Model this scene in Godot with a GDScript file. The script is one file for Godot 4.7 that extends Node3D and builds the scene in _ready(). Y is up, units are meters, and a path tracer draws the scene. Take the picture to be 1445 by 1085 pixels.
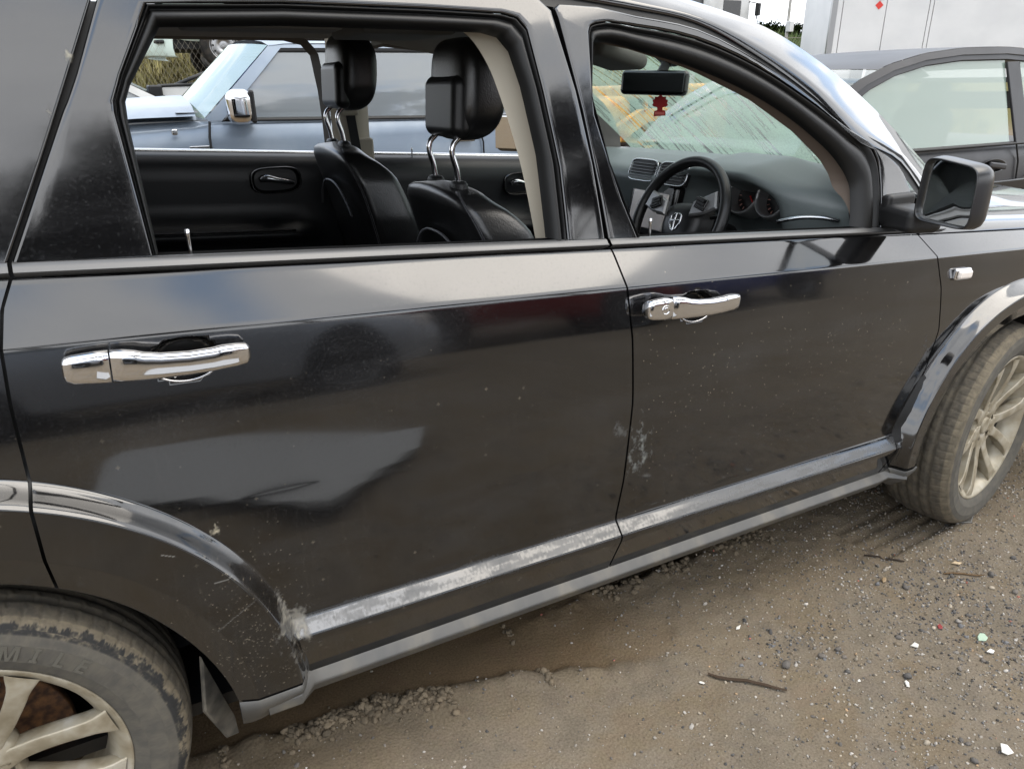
extends Node3D
# A scrapyard on an overcast day: a black people carrier seen from its right side, other cars round it.
# x runs forward along the black car, y is up, z comes out of its right side.

class MB:
	# collects grids, boxes, tubes and lathed shapes into one mesh
	var v := PackedVector3Array()
	var n := PackedVector3Array()
	var t := PackedVector2Array()
	var k := PackedInt32Array()

	func raw(vs: PackedVector3Array, ts: PackedVector2Array, ks: PackedInt32Array, flip := false) -> void:
		var base := v.size()
		var ns := PackedVector3Array()
		ns.resize(vs.size())
		for i in range(0, ks.size(), 3):
			var a := ks[i]
			var b := ks[i + 1]
			var c := ks[i + 2]
			if flip:
				var s := b
				b = c
				c = s
			var q := (vs[c] - vs[a]).cross(vs[b] - vs[a])
			ns[a] += q
			ns[b] += q
			ns[c] += q
			k.append(base + a)
			k.append(base + b)
			k.append(base + c)
		for i in ns.size():
			ns[i] = ns[i].normalized() if ns[i].length_squared() > 1e-24 else Vector3.UP
		v.append_array(vs)
		n.append_array(ns)
		t.append_array(ts)

	# f(u, v) gives a point; hint is a direction the sheet faces, or null for a closed shape
	func grid(nu: int, nv: int, f: Callable, hint = null, uvf = null, wrap := false) -> MB:
		var vs := PackedVector3Array()
		var ts := PackedVector2Array()
		var ks := PackedInt32Array()
		for j in nv + 1:
			for i in nu + 1:
				var a := float(i) / nu
				var b := float(j) / nv
				var p: Vector3 = f.call(a, b)
				vs.append(p)
				ts.append(uvf.call(p, a, b) if uvf != null else Vector2(a, b))
		for j in nv:
			for i in nu:
				var a := j * (nu + 1) + i
				ks.append_array([a, a + 1, a + nu + 2, a, a + nu + 2, a + nu + 1])
		var mid := Vector3.ZERO
		for p in vs:
			mid += p
		mid /= vs.size()
		var total := 0.0
		for i in range(0, ks.size(), 3):
			var q := (vs[ks[i + 2]] - vs[ks[i]]).cross(vs[ks[i + 1]] - vs[ks[i]])
			total += q.dot(hint) if hint != null else q.dot(vs[ks[i]] - mid)
		var from := n.size()
		raw(vs, ts, ks, total < 0.0)
		if wrap:
			for j in nv + 1:
				var a := from + j * (nu + 1)
				var s := (n[a] + n[a + nu]).normalized()
				n[a] = s
				n[a + nu] = s
		return self

	# a box with chamfered edges
	func box(at: Vector3, size: Vector3, turn := Basis(), bev := 0.0) -> MB:
		var h := size / 2.0
		if bev <= 0.0:
			for ax in 3:
				for s in [-1.0, 1.0]:
					var e := Vector3.ZERO
					e[ax] = s * h[ax]
					var a := Vector3.ZERO
					a[(ax + 1) % 3] = h[(ax + 1) % 3]
					var b := Vector3.ZERO
					b[(ax + 2) % 3] = h[(ax + 2) % 3]
					grid(1, 1, func(u, w): return at + turn * (e + a * (2 * u - 1) + b * (2 * w - 1)), turn * e)
			return self
		return pillow(at, size, turn, bev, 3)

	# a box whose edges are rounded by r
	func pillow(at: Vector3, size: Vector3, turn := Basis(), r := 0.02, m := 4) -> MB:
		var h := size / 2.0
		r = minf(r, minf(h.x, minf(h.y, h.z)))
		var core := h - Vector3(r, r, r)
		var ks := m + 1
		for ax in 3:
			for s in [-1.0, 1.0]:
				var f := func(u, w):
					var d := Vector3.ZERO
					d[ax] = s
					var uu := Vector2(u, w)
					for q in 2:
						# half of the samples on each rounded edge
						var c = (ax + 1 + q) % 3
						var x = uu[q] * (2 * ks - 1)
						var side = -1.0 if x < ks - 0.5 else 1.0
						var i = x if side < 0 else 2 * ks - 1 - x
						d[c] = side * (tan(PI / 4 * (1.0 - i / (ks - 1.0))))
						uu[q] = side
					var o := Vector3.ZERO
					o[ax] = s * core[ax]
					for q in 2:
						var c = (ax + 1 + q) % 3
						o[c] = uu[q] * core[c]
					return at + turn * (o + d.normalized() * r)
				var dir := Vector3.ZERO
				dir[ax] = s
				grid(2 * ks - 1, 2 * ks - 1, f, turn * dir)
		return self

	# a tube through points with a radius at each; sx, sy flatten it
	func tube(pts: Array, rad, sides := 10, caps := true, flat := 1.0) -> MB:
		var m := pts.size()
		var rings := []
		var up := Vector3.UP
		for i in m:
			var d: Vector3 = (pts[mini(i + 1, m - 1)] - pts[maxi(i - 1, 0)]).normalized()
			if absf(d.dot(up)) > 0.95:
				up = Vector3.RIGHT if absf(d.x) < 0.9 else Vector3.BACK
			var a := d.cross(up).normalized()
			var b := a.cross(d).normalized()
			up = b
			rings.append([pts[i], a, b, rad[i] if rad is Array else rad])
		if caps:
			rings.push_front([rings[0][0], rings[0][1], rings[0][2], 0.0005])
			rings.push_back([rings[-1][0], rings[-1][1], rings[-1][2], 0.0005])
		var f := func(u, w):
			var r = rings[roundi(w * (rings.size() - 1))]
			return r[0] + (r[1] * cos(u * TAU) + r[2] * sin(u * TAU) * flat) * r[3]
		return grid(sides, rings.size() - 1, f, null, null, true)

	# a profile of (radius, height) turned round the y axis of xf
	func lathe(prof: Array, sides: int, xf := Transform3D(), from := 0.0, span := TAU) -> MB:
		var f := func(u, w):
			var q: Vector2 = prof[roundi(w * (prof.size() - 1))]
			var a = from + u * span
			return xf * Vector3(q.x * cos(a), q.y, q.x * sin(a))
		return grid(sides, prof.size() - 1, f, null, null, span > 6.28)

	# a flat outline (in the x, y plane of xf) given a thickness with a small chamfer
	func slab(poly: Array, depth: float, xf := Transform3D(), bev := 0.0) -> MB:
		var p2 := PackedVector2Array(poly)
		if Geometry2D.is_polygon_clockwise(p2):
			p2.reverse()
		var inner := p2
		if bev > 0.0:
			var off := Geometry2D.offset_polygon(p2, -bev)
			if off.size() == 1 and off[0].size() == p2.size():
				inner = off[0]
				# start at the matching corner
				var best := 0
				for i in inner.size():
					if inner[i].distance_squared_to(p2[0]) < inner[best].distance_squared_to(p2[0]):
						best = i
				var turned := PackedVector2Array()
				for i in inner.size():
					turned.append(inner[(best + i) % inner.size()])
				inner = turned
			else:
				bev = 0.0
		var tri := Geometry2D.triangulate_polygon(inner)
		for s in [0, 1]:
			var z: float = depth / 2.0 * (1 if s else -1)
			var vs := PackedVector3Array()
			var ts := PackedVector2Array()
			for q in inner:
				vs.append(xf * Vector3(q.x, q.y, z))
				ts.append(q)
			var nrm := xf.basis * Vector3(0, 0, z)
			var tot := 0.0
			for i in range(0, tri.size(), 3):
				tot += (vs[tri[i + 2]] - vs[tri[i]]).cross(vs[tri[i + 1]] - vs[tri[i]]).dot(nrm)
			raw(vs, ts, tri, tot < 0.0)
		var m := p2.size()
		var rings := [[inner, depth / 2.0], [p2, depth / 2.0 - bev], [p2, -depth / 2.0 + bev], [inner, -depth / 2.0]]
		if bev <= 0.0:
			rings = [rings[0], rings[3]]
		for i in m:
			var a := i
			var b := (i + 1) % m
			for j in rings.size() - 1:
				var e := p2[b] - p2[a]
				grid(1, 1, func(u, w):
					var q = rings[j + roundi(w)]
					var pp = q[0][b] if u > 0.5 else q[0][a]
					return xf * Vector3(pp.x, pp.y, q[1]), xf.basis * Vector3(e.y, -e.x, 0))
		return self

	func mesh() -> ArrayMesh:
		var m := ArrayMesh.new()
		var arr := []
		arr.resize(Mesh.ARRAY_MAX)
		arr[Mesh.ARRAY_VERTEX] = v
		arr[Mesh.ARRAY_NORMAL] = n
		arr[Mesh.ARRAY_TEX_UV] = t
		arr[Mesh.ARRAY_INDEX] = k
		m.add_surface_from_arrays(Mesh.PRIMITIVE_TRIANGLES, arr)
		return m


var M := {}
var rng := RandomNumberGenerator.new()
var taken := {}


func numbered(called: String) -> String:
	var c: int = taken.get(called, 0)
	taken[called] = c + 1
	return called if c == 0 else "%s_%03d" % [called, c]


func obj(called: String, b, mat: Material, parent: Node = self) -> MeshInstance3D:
	var o := MeshInstance3D.new()
	o.mesh = b.mesh() if b is MB else b
	o.material_override = mat
	if parent == self:
		o.name = numbered(called)
	else:
		var c: int = parent.get_meta("n_" + called, 0)
		parent.set_meta("n_" + called, c + 1)
		o.name = called if c == 0 else "%s_%03d" % [called, c]
	parent.add_child(o, true)
	return o


func tag(o: Node, label: String, category: String, group := "") -> Node:
	o.set_meta("label", label)
	o.set_meta("category", category)
	if group:
		o.set_meta("group", group)
	return o


func thing(called: String, label: String, category: String, at := Vector3.ZERO, turn := 0.0, group := "") -> Node3D:
	var o := Node3D.new()
	o.name = numbered(called)
	add_child(o)
	o.position = at
	o.rotation.y = turn
	tag(o, label, category, group)
	return o


func struct(called: String, b, mat: Material) -> MeshInstance3D:
	var o := obj(called, b, mat)
	o.set_meta("kind", "structure")
	return o


func noise(s: int, freq: float, oct := 4, kind := FastNoiseLite.TYPE_SIMPLEX_SMOOTH) -> FastNoiseLite:
	var f := FastNoiseLite.new()
	f.seed = s
	f.frequency = freq
	f.noise_type = kind
	f.fractal_octaves = oct
	return f


func mat(col: Color, rough := 0.6, metal := 0.0, spec := 0.5) -> StandardMaterial3D:
	var m := StandardMaterial3D.new()
	m.albedo_color = col
	m.roughness = rough
	m.metallic = metal
	m.metallic_specular = spec
	return m


func lin(r: float, g: float, b: float) -> Color:
	return Color(r, g, b).linear_to_srgb()


# a tiling noise texture whose ramp goes through the given colours
func ntex(s: int, freq: float, stops: Array, size := 512, oct := 5, kind := FastNoiseLite.TYPE_SIMPLEX_SMOOTH) -> NoiseTexture2D:
	var t := NoiseTexture2D.new()
	t.width = size
	t.height = size
	t.seamless = true
	t.noise = noise(s, freq, oct, kind)
	var g := Gradient.new()
	g.offsets = PackedFloat32Array()
	var offs := PackedFloat32Array()
	var cols := PackedColorArray()
	for q in stops:
		offs.append(q[0])
		cols.append(q[1] if q[1] is Color else Color(q[1], q[1], q[1]))
	g.offsets = offs
	g.colors = cols
	t.color_ramp = g
	return t


func ntexn(s: int, freq: float, strength := 4.0, size := 512, oct := 4) -> NoiseTexture2D:
	var t := NoiseTexture2D.new()
	t.width = size
	t.height = size
	t.seamless = true
	t.noise = noise(s, freq, oct)
	t.as_normal_map = true
	t.bump_strength = strength
	return t


func tri(m: StandardMaterial3D, scale: float, world := true) -> StandardMaterial3D:
	m.uv1_triplanar = true
	m.uv1_world_triplanar = world
	m.uv1_scale = Vector3.ONE * scale
	return m


func polyx(pts: Array, y: float) -> float:
	# x on a line of (x, y) points that is sorted by falling y
	for i in pts.size() - 1:
		var a: Vector2 = pts[i]
		var b: Vector2 = pts[i + 1]
		if y >= b.y or i == pts.size() - 2:
			return lerpf(a.x, b.x, clampf((a.y - y) / maxf(a.y - b.y, 1e-5), -0.5, 1.5))
	return pts[0].x


func interp(xs: Array, ys: Array, x: float) -> float:
	if x <= xs[0]:
		return ys[0]
	for i in xs.size() - 1:
		if x <= xs[i + 1]:
			return lerpf(ys[i], ys[i + 1], (x - xs[i]) / (xs[i + 1] - xs[i]))
	return ys[-1]


# a point on a smooth curve through points, at s (whole numbers are the points)
func along(a: Array, s: float):
	var i := clampi(int(s), 0, a.size() - 2)
	var b = a[i]
	var c = a[i + 1]
	var p = a[maxi(i - 1, 0)]
	var d = a[mini(i + 2, a.size() - 1)]
	var tb: float = maxf((c - b).length(), 1e-5)
	return b.cubic_interpolate_in_time(c, p, d, s - i, tb, -maxf((b - p).length(), 1e-4), tb + maxf((d - c).length(), 1e-4))


# a smooth curve through points, n steps in each span
func smooth(pts: Array, n := 6) -> Array:
	var out := []
	var m := pts.size()
	for i in m - 1:
		var a = pts[maxi(i - 1, 0)]
		var b = pts[i]
		var c = pts[i + 1]
		var d = pts[mini(i + 2, m - 1)]
		for j in n:
			out.append(b.cubic_interpolate(c, a, d, float(j) / n))
	out.append(pts[-1])
	return out

# ---------------------------------------------------------------- the black car's body
const WHEELS := [Vector2(0.005, 0.358), Vector2(2.905, 0.358)]
const GAP_REAR := [Vector2(0.475, 1.63), Vector2(0.455, 1.587), Vector2(0.410, 1.491), Vector2(0.348, 1.374), Vector2(0.284, 1.242), Vector2(0.265, 1.2), Vector2(0.247, 1.162), Vector2(0.236, 1.11), Vector2(0.229, 1.029), Vector2(0.227, 0.944), Vector2(0.225, 0.853), Vector2(0.222, 0.721), Vector2(0.22, 0.6)]
const GAP_MID := [Vector2(1.28, 1.64), Vector2(1.284, 1.617), Vector2(1.305, 1.508), Vector2(1.323, 1.404), Vector2(1.334, 1.293), Vector2(1.342, 1.159), Vector2(1.355, 1.118), Vector2(1.364, 1.056), Vector2(1.375, 0.938), Vector2(1.378, 0.784), Vector2(1.366, 0.581), Vector2(1.352, 0.484), Vector2(1.352, 0.441), Vector2(1.337, 0.34)]
const GAP_FRONT := [Vector2(2.40, 1.075), Vector2(2.408, 1.055), Vector2(2.446, 0.999), Vector2(2.475, 0.907), Vector2(2.492, 0.778), Vector2(2.470, 0.66), Vector2(2.420, 0.56), Vector2(2.386, 0.487), Vector2(2.385, 0.455), Vector2(2.350, 0.33)]
const KEY_Y := [[0.357, -0.012], [0.474, -0.022], [0.500, -0.016], [0.64, -0.01], [0.82, -0.02], [0.97, -0.035], [1.120, -0.0505], [1.2175, -0.066]]
const KEY_SOFT := [0.1, 0.14, 0.14, 0.3, 0.3, 0.3, 0.04, 0.03]
const KEY_Z := [-0.006, 0.026, -0.007, 0.000, 0.002, -0.006, -0.022, -0.070]


func key_y(t: float, x: float) -> float:
	var i = clampi(int(t), 0, 6)
	return lerpf(KEY_Y[i][0] + KEY_Y[i][1] * x, KEY_Y[i + 1][0] + KEY_Y[i + 1][1] * x, t - i)


func key_t(x: float, y: float) -> float:
	for i in 7:
		var b: float = KEY_Y[i + 1][0] + KEY_Y[i + 1][1] * x
		if y <= b or i == 6:
			var a: float = KEY_Y[i][0] + KEY_Y[i][1] * x
			return i + (y - a) / (b - a)
	return 7.0


func key_z(t: float) -> float:
	var s = 0.0
	var soft: float = KEY_SOFT[clampi(roundi(t), 0, 7)]
	for d in [-1.0, -0.5, 0.0, 0.5, 1.0]:
		var q = clampf(t + d * soft, 0.0, 7.0)
		var i = clampi(int(q), 0, 6)
		s += lerpf(KEY_Z[i], KEY_Z[i + 1], q - i)
	return s / 5.0


func belt(x: float) -> float:
	return 1.244 - 0.0685 * x


func up_z(x: float, y: float) -> float:
	var h = y - belt(x)
	return -0.073 - h * 0.27 - h * h * 0.10


func flare(x: float, y: float) -> float:
	var z = 0.0
	for c in WHEELS:
		var front: bool = c.x > 1.0
		var r = Vector2(x, y).distance_to(c)
		var outer: float = 0.522 if front else 0.589
		var h = 0.056 * smoothstep(outer, outer - 0.027, r) - 0.022 * clampf(((0.462 if front else 0.482) - r) / 0.055, 0.0, 1.0)
		z = maxf(z, h * smoothstep(0.28, 0.36, y + 0.04))
	return z


# the hollows behind the handles and small dents: (x, y, half length, half height, depth)
const HOLLOWS := [[0.476, 1.053, 0.055, 0.036, 0.026, 0.75], [1.556, 0.984, 0.052, 0.035, 0.026, 0.75]]


func side_z(x: float, y: float, flared = true) -> float:
	var z = key_z(key_t(x, y))
	var f = flare(x, y) if flared else 0.0
	z = lerpf(z, -0.007, smoothstep(0.0, 0.03, f)) + f
	for q in HOLLOWS:
		var d = Vector2((x - q[0]) / q[2], (y - q[1]) / q[3]).length()
		if d < 1.0:
			z -= q[4] * smoothstep(1.0, q[5], d)
	return z + 0.0005 * wave.get_noise_2d(x * 2.2, y * 2.2)


var wave := FastNoiseLite.new()


func side_uv(p: Vector3) -> Vector2:
	return Vector2((p.x + 0.95) / 4.8, (1.75 - p.y) / 2.4)


# a panel of the side between two gap lines, cut out round the wheels
func side_panel(left: Array, right: Array, t0: float, t1: float, cell := 0.008) -> MB:
	var rows = []
	var ym = key_y(t0, 1.0)
	var hh = key_y(t1, 1.0) - ym
	var nr = int(hh / cell)
	for j in nr + 1:
		rows.append(key_t(1.0, ym + hh * j / nr))
	for q in [1, 2, 6, 7]:
		for d in [-1.0, -0.5, 0.0, 0.5, 1.0]:
			if q + d * KEY_SOFT[q] > t0 and q + d * KEY_SOFT[q] < t1:
				rows.append(q + d * KEY_SOFT[q])
	rows.sort()
	var width = polyx(right, 0.8) - polyx(left, 0.8)
	var nc = int(width / cell)
	var vs = PackedVector3Array()
	var ts = PackedVector2Array()
	var inside = PackedByteArray()
	for t in rows:
		var xl = polyx(left, key_y(t, polyx(left, key_y(t, 0.3))))
		xl = polyx(left, key_y(t, xl)) + 0.0025
		var xr = polyx(right, key_y(t, polyx(right, key_y(t, 2.0))))
		xr = polyx(right, key_y(t, xr)) - 0.0025
		for i in nc + 1:
			var x = lerpf(xl, xr, float(i) / nc)
			var y = key_y(t, x)
			var z = side_z(x, y, false)
			var cut = 0
			for c in WHEELS:
				var d: Vector2 = Vector2(x, y) - c
				var rr = (0.522 if c.x > 1.0 else 0.589) - 0.004
				if d.length() < rr:
					cut = 1
					d = d.normalized() * rr
					z = side_z(c.x + d.x, c.y + d.y, false)
					x = c.x + d.x
					y = c.y + d.y
			inside.append(cut)
			vs.append(Vector3(x, y, z))
	var w = nc + 1
	var ks = PackedInt32Array()
	for j in rows.size() - 1:
		for i in nc:
			var a = j * w + i
			if inside[a] + inside[a + 1] + inside[a + w] + inside[a + w + 1] < 4:
				ks.append_array([a, a + 1, a + w + 1, a, a + w + 1, a + w])
	for p in vs:
		ts.append(side_uv(p))
	var b = MB.new()
	b.raw(vs, ts, ks, true)
	for i in vs.size():
		var p = vs[i]
		var e = 0.0015
		b.n[i] = Vector3(-(side_z(p.x + e, p.y, false) - side_z(p.x - e, p.y, false)) / (2 * e), -(side_z(p.x, p.y + e, false) - side_z(p.x, p.y - e, false)) / (2 * e), 1.0).normalized()
	# returns into the gaps
	for s in [0, nc]:
		var e = []
		for j in rows.size():
			if inside[j * w + s] == 0:
				e.append(vs[j * w + s])
		if e.size() > 2:
			b.grid(e.size() - 1, 2, func(u, q):
				var p: Vector3 = e[roundi(u * (e.size() - 1))]
				return p + Vector3(0, 0, -0.02 * q), Vector3(-1 if s == 0 else 1, 0, 0), func(p, _u, _q): return side_uv(p))
	return b


func arch_r(c: Vector2, d: Vector2) -> float:
	if c.x > 1.0:
		return 0.418 + 0.02 * smoothstep(0.2, -0.1, d.y)
	return 0.425 + 0.03 * smoothstep(0.25, -0.1, d.y)


# the flare round a wheel, from the wing's face to the edge of the arch, between two lines of angle
func flare_piece(c: Vector2, from: Callable, to: Callable) -> MB:
	var outer = (0.522 if c.x > 1.0 else 0.589) + 0.003
	var b = MB.new()
	b.grid(150, 44, func(u, w):
		var r = lerpf(outer, 0.42, w)
		var a: float = lerpf(from.call(r), to.call(r), u)
		var d = Vector2(cos(a), sin(a))
		if w > 0.6:
			r = lerpf(lerpf(outer, 0.42, 0.6), arch_r(c, d * 0.42), (w - 0.6) / 0.4)
		var p: Vector2 = c + d * r
		return Vector3(p.x, p.y, side_z(p.x, p.y) - (0.0025 if w == 0.0 else 0.0)), Vector3(0, 0, 1), func(p, _u, _w): return side_uv(p))
	for i in b.v.size():
		var p = b.v[i]
		var e = 0.001
		b.n[i] = Vector3(-(side_z(p.x + e, p.y) - side_z(p.x - e, p.y)) / (2 * e), -(side_z(p.x, p.y + e) - side_z(p.x, p.y - e)) / (2 * e), 1.0).normalized()
	return b


# a strip between two lines of (x, y) points on the upper side; prof lists (share across, set out in metres)
func ribbon(a: Array, c: Array, prof: Array, sub := 3, curved = true) -> MB:
	var m = (a.size() - 1) * sub
	return MB.new().grid(m, prof.size() - 1, func(u, q):
		var s = u * (a.size() - 1)
		var i = clampi(int(s), 0, a.size() - 2)
		var pa: Vector2 = along(a, s) if curved else a[i].lerp(a[i + 1], s - i)
		var pc: Vector2 = along(c, s) if curved else c[i].lerp(c[i + 1], s - i)
		var w = prof[roundi(q * (prof.size() - 1))]
		var wid: Vector2 = pc - pa
		var p = pa + wid * w.x
		if w is Vector3:
			p += wid.normalized() * w.z
		return Vector3(p.x, p.y, up_z(p.x, p.y) + w.y), Vector3(0, 0.2, 1), func(p, _u, _q): return side_uv(p))


func even(n: int) -> Array:
	var o = [Vector3(0, -0.012, 0.0), Vector3(0, -0.004, 0.0006), Vector3(0, -0.001, 0.0025), Vector3(0.0, 0.0, 0.006)]
	for i in range(1, n):
		o.append(Vector3(float(i) / n, 0.0, 0.0))
	o.append_array([Vector3(1.0, 0.0, -0.006), Vector3(1.0, -0.001, -0.0025), Vector3(1.0, -0.004, -0.0006), Vector3(1, -0.012, 0.0)])
	return o


const RWIN := [Vector2(0.462, 1.214), Vector2(0.450, 1.427), Vector2(0.452, 1.444), Vector2(0.470, 1.482), Vector2(0.527, 1.585), Vector2(0.741, 1.593), Vector2(1.0, 1.593), Vector2(1.165, 1.590), Vector2(1.198, 1.583), Vector2(1.217, 1.562), Vector2(1.232, 1.447), Vector2(1.246, 1.302), Vector2(1.243, 1.159)]
const RWIN_IN := [Vector2(0.470, 1.214), Vector2(0.466, 1.411), Vector2(0.468, 1.441), Vector2(0.480, 1.466), Vector2(0.540, 1.552), Vector2(0.734, 1.559), Vector2(1.0, 1.558), Vector2(1.125, 1.556), Vector2(1.160, 1.548), Vector2(1.182, 1.522), Vector2(1.197, 1.456), Vector2(1.211, 1.324), Vector2(1.208, 1.162)]
const RWIN_OUT := [Vector2(0.2725, 1.225), Vector2(0.3775, 1.427), Vector2(0.388, 1.444), Vector2(0.408, 1.482), Vector2(0.462, 1.60), Vector2(0.741, 1.64), Vector2(1.0, 1.64), Vector2(1.165, 1.638), Vector2(1.24, 1.634), Vector2(1.282, 1.60), Vector2(1.3135, 1.447), Vector2(1.3305, 1.302), Vector2(1.3385, 1.152)]
const FWIN := [Vector2(1.426, 1.146), Vector2(1.367, 1.560), Vector2(1.374, 1.572), Vector2(1.390, 1.578), Vector2(1.497, 1.574), Vector2(1.666, 1.552), Vector2(1.846, 1.495), Vector2(1.992, 1.428), Vector2(2.148, 1.345), Vector2(2.235, 1.297), Vector2(2.256, 1.262), Vector2(2.262, 1.2), Vector2(2.249, 1.09)]
const FWIN_IN := [Vector2(1.432, 1.146), Vector2(1.378, 1.532), Vector2(1.385, 1.540), Vector2(1.40, 1.542), Vector2(1.531, 1.523), Vector2(1.700, 1.483), Vector2(1.885, 1.416), Vector2(2.034, 1.335), Vector2(2.13, 1.262), Vector2(2.160, 1.225), Vector2(2.172, 1.20), Vector2(2.172, 1.16), Vector2(2.162, 1.096)]
const FWIN_OUT := [Vector2(1.347, 1.152), Vector2(1.296, 1.585), Vector2(1.292, 1.604), Vector2(1.345, 1.612), Vector2(1.501, 1.597), Vector2(1.671, 1.575), Vector2(1.849, 1.510), Vector2(2.042, 1.408), Vector2(2.200, 1.302), Vector2(2.29, 1.272), Vector2(2.345, 1.24), Vector2(2.385, 1.18), Vector2(2.40, 1.082)]
const DRIP := [Vector2(-0.9, 1.62), Vector2(0.0, 1.648), Vector2(0.741, 1.648), Vector2(1.165, 1.640), Vector2(1.345, 1.620), Vector2(1.501, 1.605), Vector2(1.671, 1.583), Vector2(1.849, 1.518), Vector2(2.047, 1.416), Vector2(2.206, 1.309), Vector2(2.369, 1.244), Vector2(2.47, 1.14)]
const GLASS_EDGE := [Vector3(-0.9, 1.70, -0.36), Vector3(0.0, 1.712, -0.36), Vector3(0.741, 1.71, -0.35), Vector3(1.2, 1.70, -0.33), Vector3(1.42, 1.685, -0.31), Vector3(1.60, 1.660, -0.30), Vector3(1.77, 1.632, -0.30), Vector3(1.96, 1.588, -0.29), Vector3(2.17, 1.505, -0.28), Vector3(2.40, 1.392, -0.28), Vector3(2.60, 1.277, -0.28), Vector3(2.80, 1.145, -0.27)]


func far_side(p: Vector3) -> Vector3:
	return Vector3(p.x, p.y, -1.84 - p.z)


func build_body(car: Node3D) -> void:
	wave.seed = 5
	wave.frequency = 1.0
	wave.fractal_octaves = 1
	var back = [Vector2(-0.95, 2.0), Vector2(-0.95, 0.2)]
	var nose = [Vector2(3.62, 2.0), Vector2(3.62, 0.2)]
	obj("quarter_panel", side_panel(back, GAP_REAR, 0.0, 7.0, 0.012), M.paint, car)
	var upq = ribbon([Vector2(-0.9, 1.285), Vector2(-0.9, 1.4), Vector2(-0.9, 1.6)], [Vector2(0.2675, 1.225), Vector2(0.355, 1.395), Vector2(0.453, 1.595)], even(10), 6)
	obj("quarter_glass", upq, M.paint, car)

	var rd = Node3D.new()
	rd.name = "door"
	car.add_child(rd)
	car.set_meta("n_door", 1)
	obj("door_skin", side_panel(GAP_REAR, GAP_MID, 0.0, 7.0), M.paint, rd)
	obj("window_frame", ribbon(RWIN_OUT, RWIN, even(5), 3, false), M.paint, rd)
	var fd = Node3D.new()
	fd.name = "door_001"
	car.add_child(fd)
	car.set_meta("n_door", 2)
	obj("door_skin", side_panel(GAP_MID, GAP_FRONT, 0.0, 7.0), M.paint, fd)
	obj("window_frame", ribbon(FWIN_OUT, FWIN, even(5)), M.paint, fd)
	rd.set_meta("label", "rear side door with dusty lower skin and scuffed wheel flare")
	fd.set_meta("label", "driver's door with a pale scuffed patch by its rear gap")
	obj("fender", side_panel(GAP_FRONT, nose, 0.0, 7.0), M.paint, car)
	var cut = func(r: float) -> float:
		var a = 1.15
		for i in 6:
			a = acos(clampf((polyx(GAP_REAR, WHEELS[0].y + r * sin(a)) - WHEELS[0].x) / r, -1.0, 1.0))
		return a
	obj("wheel_flare", flare_piece(WHEELS[0], func(_r): return 0.0, func(r): return cut.call(r) - 0.0028 / r), M.paint, rd)
	obj("wheel_flare", flare_piece(WHEELS[0], func(r): return cut.call(r) + 0.0028 / r, func(_r): return PI), M.paint, car)
	obj("wheel_flare", flare_piece(WHEELS[1], func(_r): return 0.0, func(_r): return PI), M.paint, car)

	var seal = [Vector2(0, -0.014), Vector2(0.04, -0.004), Vector2(0.12, -0.001), Vector2(0.20, -0.012), Vector2(0.27, -0.017), Vector2(0.32, -0.007), Vector2(0.42, -0.001), Vector2(0.56, 0.001), Vector2(0.70, -0.003), Vector2(0.82, -0.010), Vector2(0.93, -0.020), Vector2(1.0, -0.034)]
	obj("window_seal", ribbon(RWIN, RWIN_IN, seal, 4, false), M.rubber, rd)
	obj("window_seal", ribbon(FWIN, FWIN_IN, seal, 4), M.rubber, fd)

	# belt mouldings, the thin dark line under them and the felt-lined slot inside
	for q in [[rd, 0.272, 1.339], [fd, 1.3475, 2.40], [car, -0.9, 0.266], [car, 2.405, 2.52]]:
		var x0: float = q[1]
		var x1: float = q[2]
		var prof = [Vector3(0, 0.000, -0.080), Vector3(0, 0.006, -0.064), Vector3(0.0, 0.012, -0.058), Vector3(0.5, 0.0, -0.059), Vector3(1, -0.008, -0.064), Vector3(1, -0.002, -0.069), Vector3(1, 0.0, -0.080), Vector3(1, -0.004, -0.10), Vector3(1, -0.03, -0.105)]
		obj("belt_moulding", MB.new().grid(40, prof.size() - 1, func(u, w):
			var x = lerpf(x0, x1, u)
			var p: Vector3 = prof[roundi(w * (prof.size() - 1))]
			return Vector3(x, lerpf(1.2175 - 0.066 * x, belt(x), p.x) + p.y, p.z), Vector3(0, 1, 2), func(p, _u, _w): return side_uv(p)), M.trim, q[0])

	# sill cladding: (share from the upper to the lower edge, set out)
	var sill = [Vector2(-0.30, -0.03), Vector2(-0.12, -0.016), Vector2(-0.02, -0.006), Vector2(0.06, -0.001), Vector2(0.36, 0.012), Vector2(0.44, 0.0145), Vector2(0.52, 0.013), Vector2(0.94, 0.003), Vector2(1.0, 0.0), Vector2(1.05, -0.012), Vector2(1.25, -0.06), Vector2(1.0, -0.16)]
	obj("sill_cladding", MB.new().grid(60, sill.size() - 1, func(u, w):
		var x = lerpf(0.50, 2.41, u)
		var q: Vector2 = sill[roundi(w * (sill.size() - 1))]
		var up = 0.360 - 0.0115 * x
		var lo = 0.311 - 0.009 * x + 0.02 * smoothstep(2.34, 2.42, x)
		return Vector3(x, lerpf(up, lo, q.x), q.y + flare(x, 0.37) * clampf(1.0 - 0.7 * q.x, 0.0, 1.0)), Vector3(0, 0.1, 1), func(p, _u, _w): return side_uv(p)), M.cladding, car)

	# the drip gap, the pillar with the roof edge, the roof
	obj("roof_gutter", ribbon(DRIP.map(func(p): return p - Vector2(0.006, 0.018)), DRIP.map(func(p): return p + Vector2(0.008, 0.022)), [Vector2(0, -0.014), Vector2(0.5, -0.018), Vector2(1, -0.014)], 2), M.rubber, car)
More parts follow.
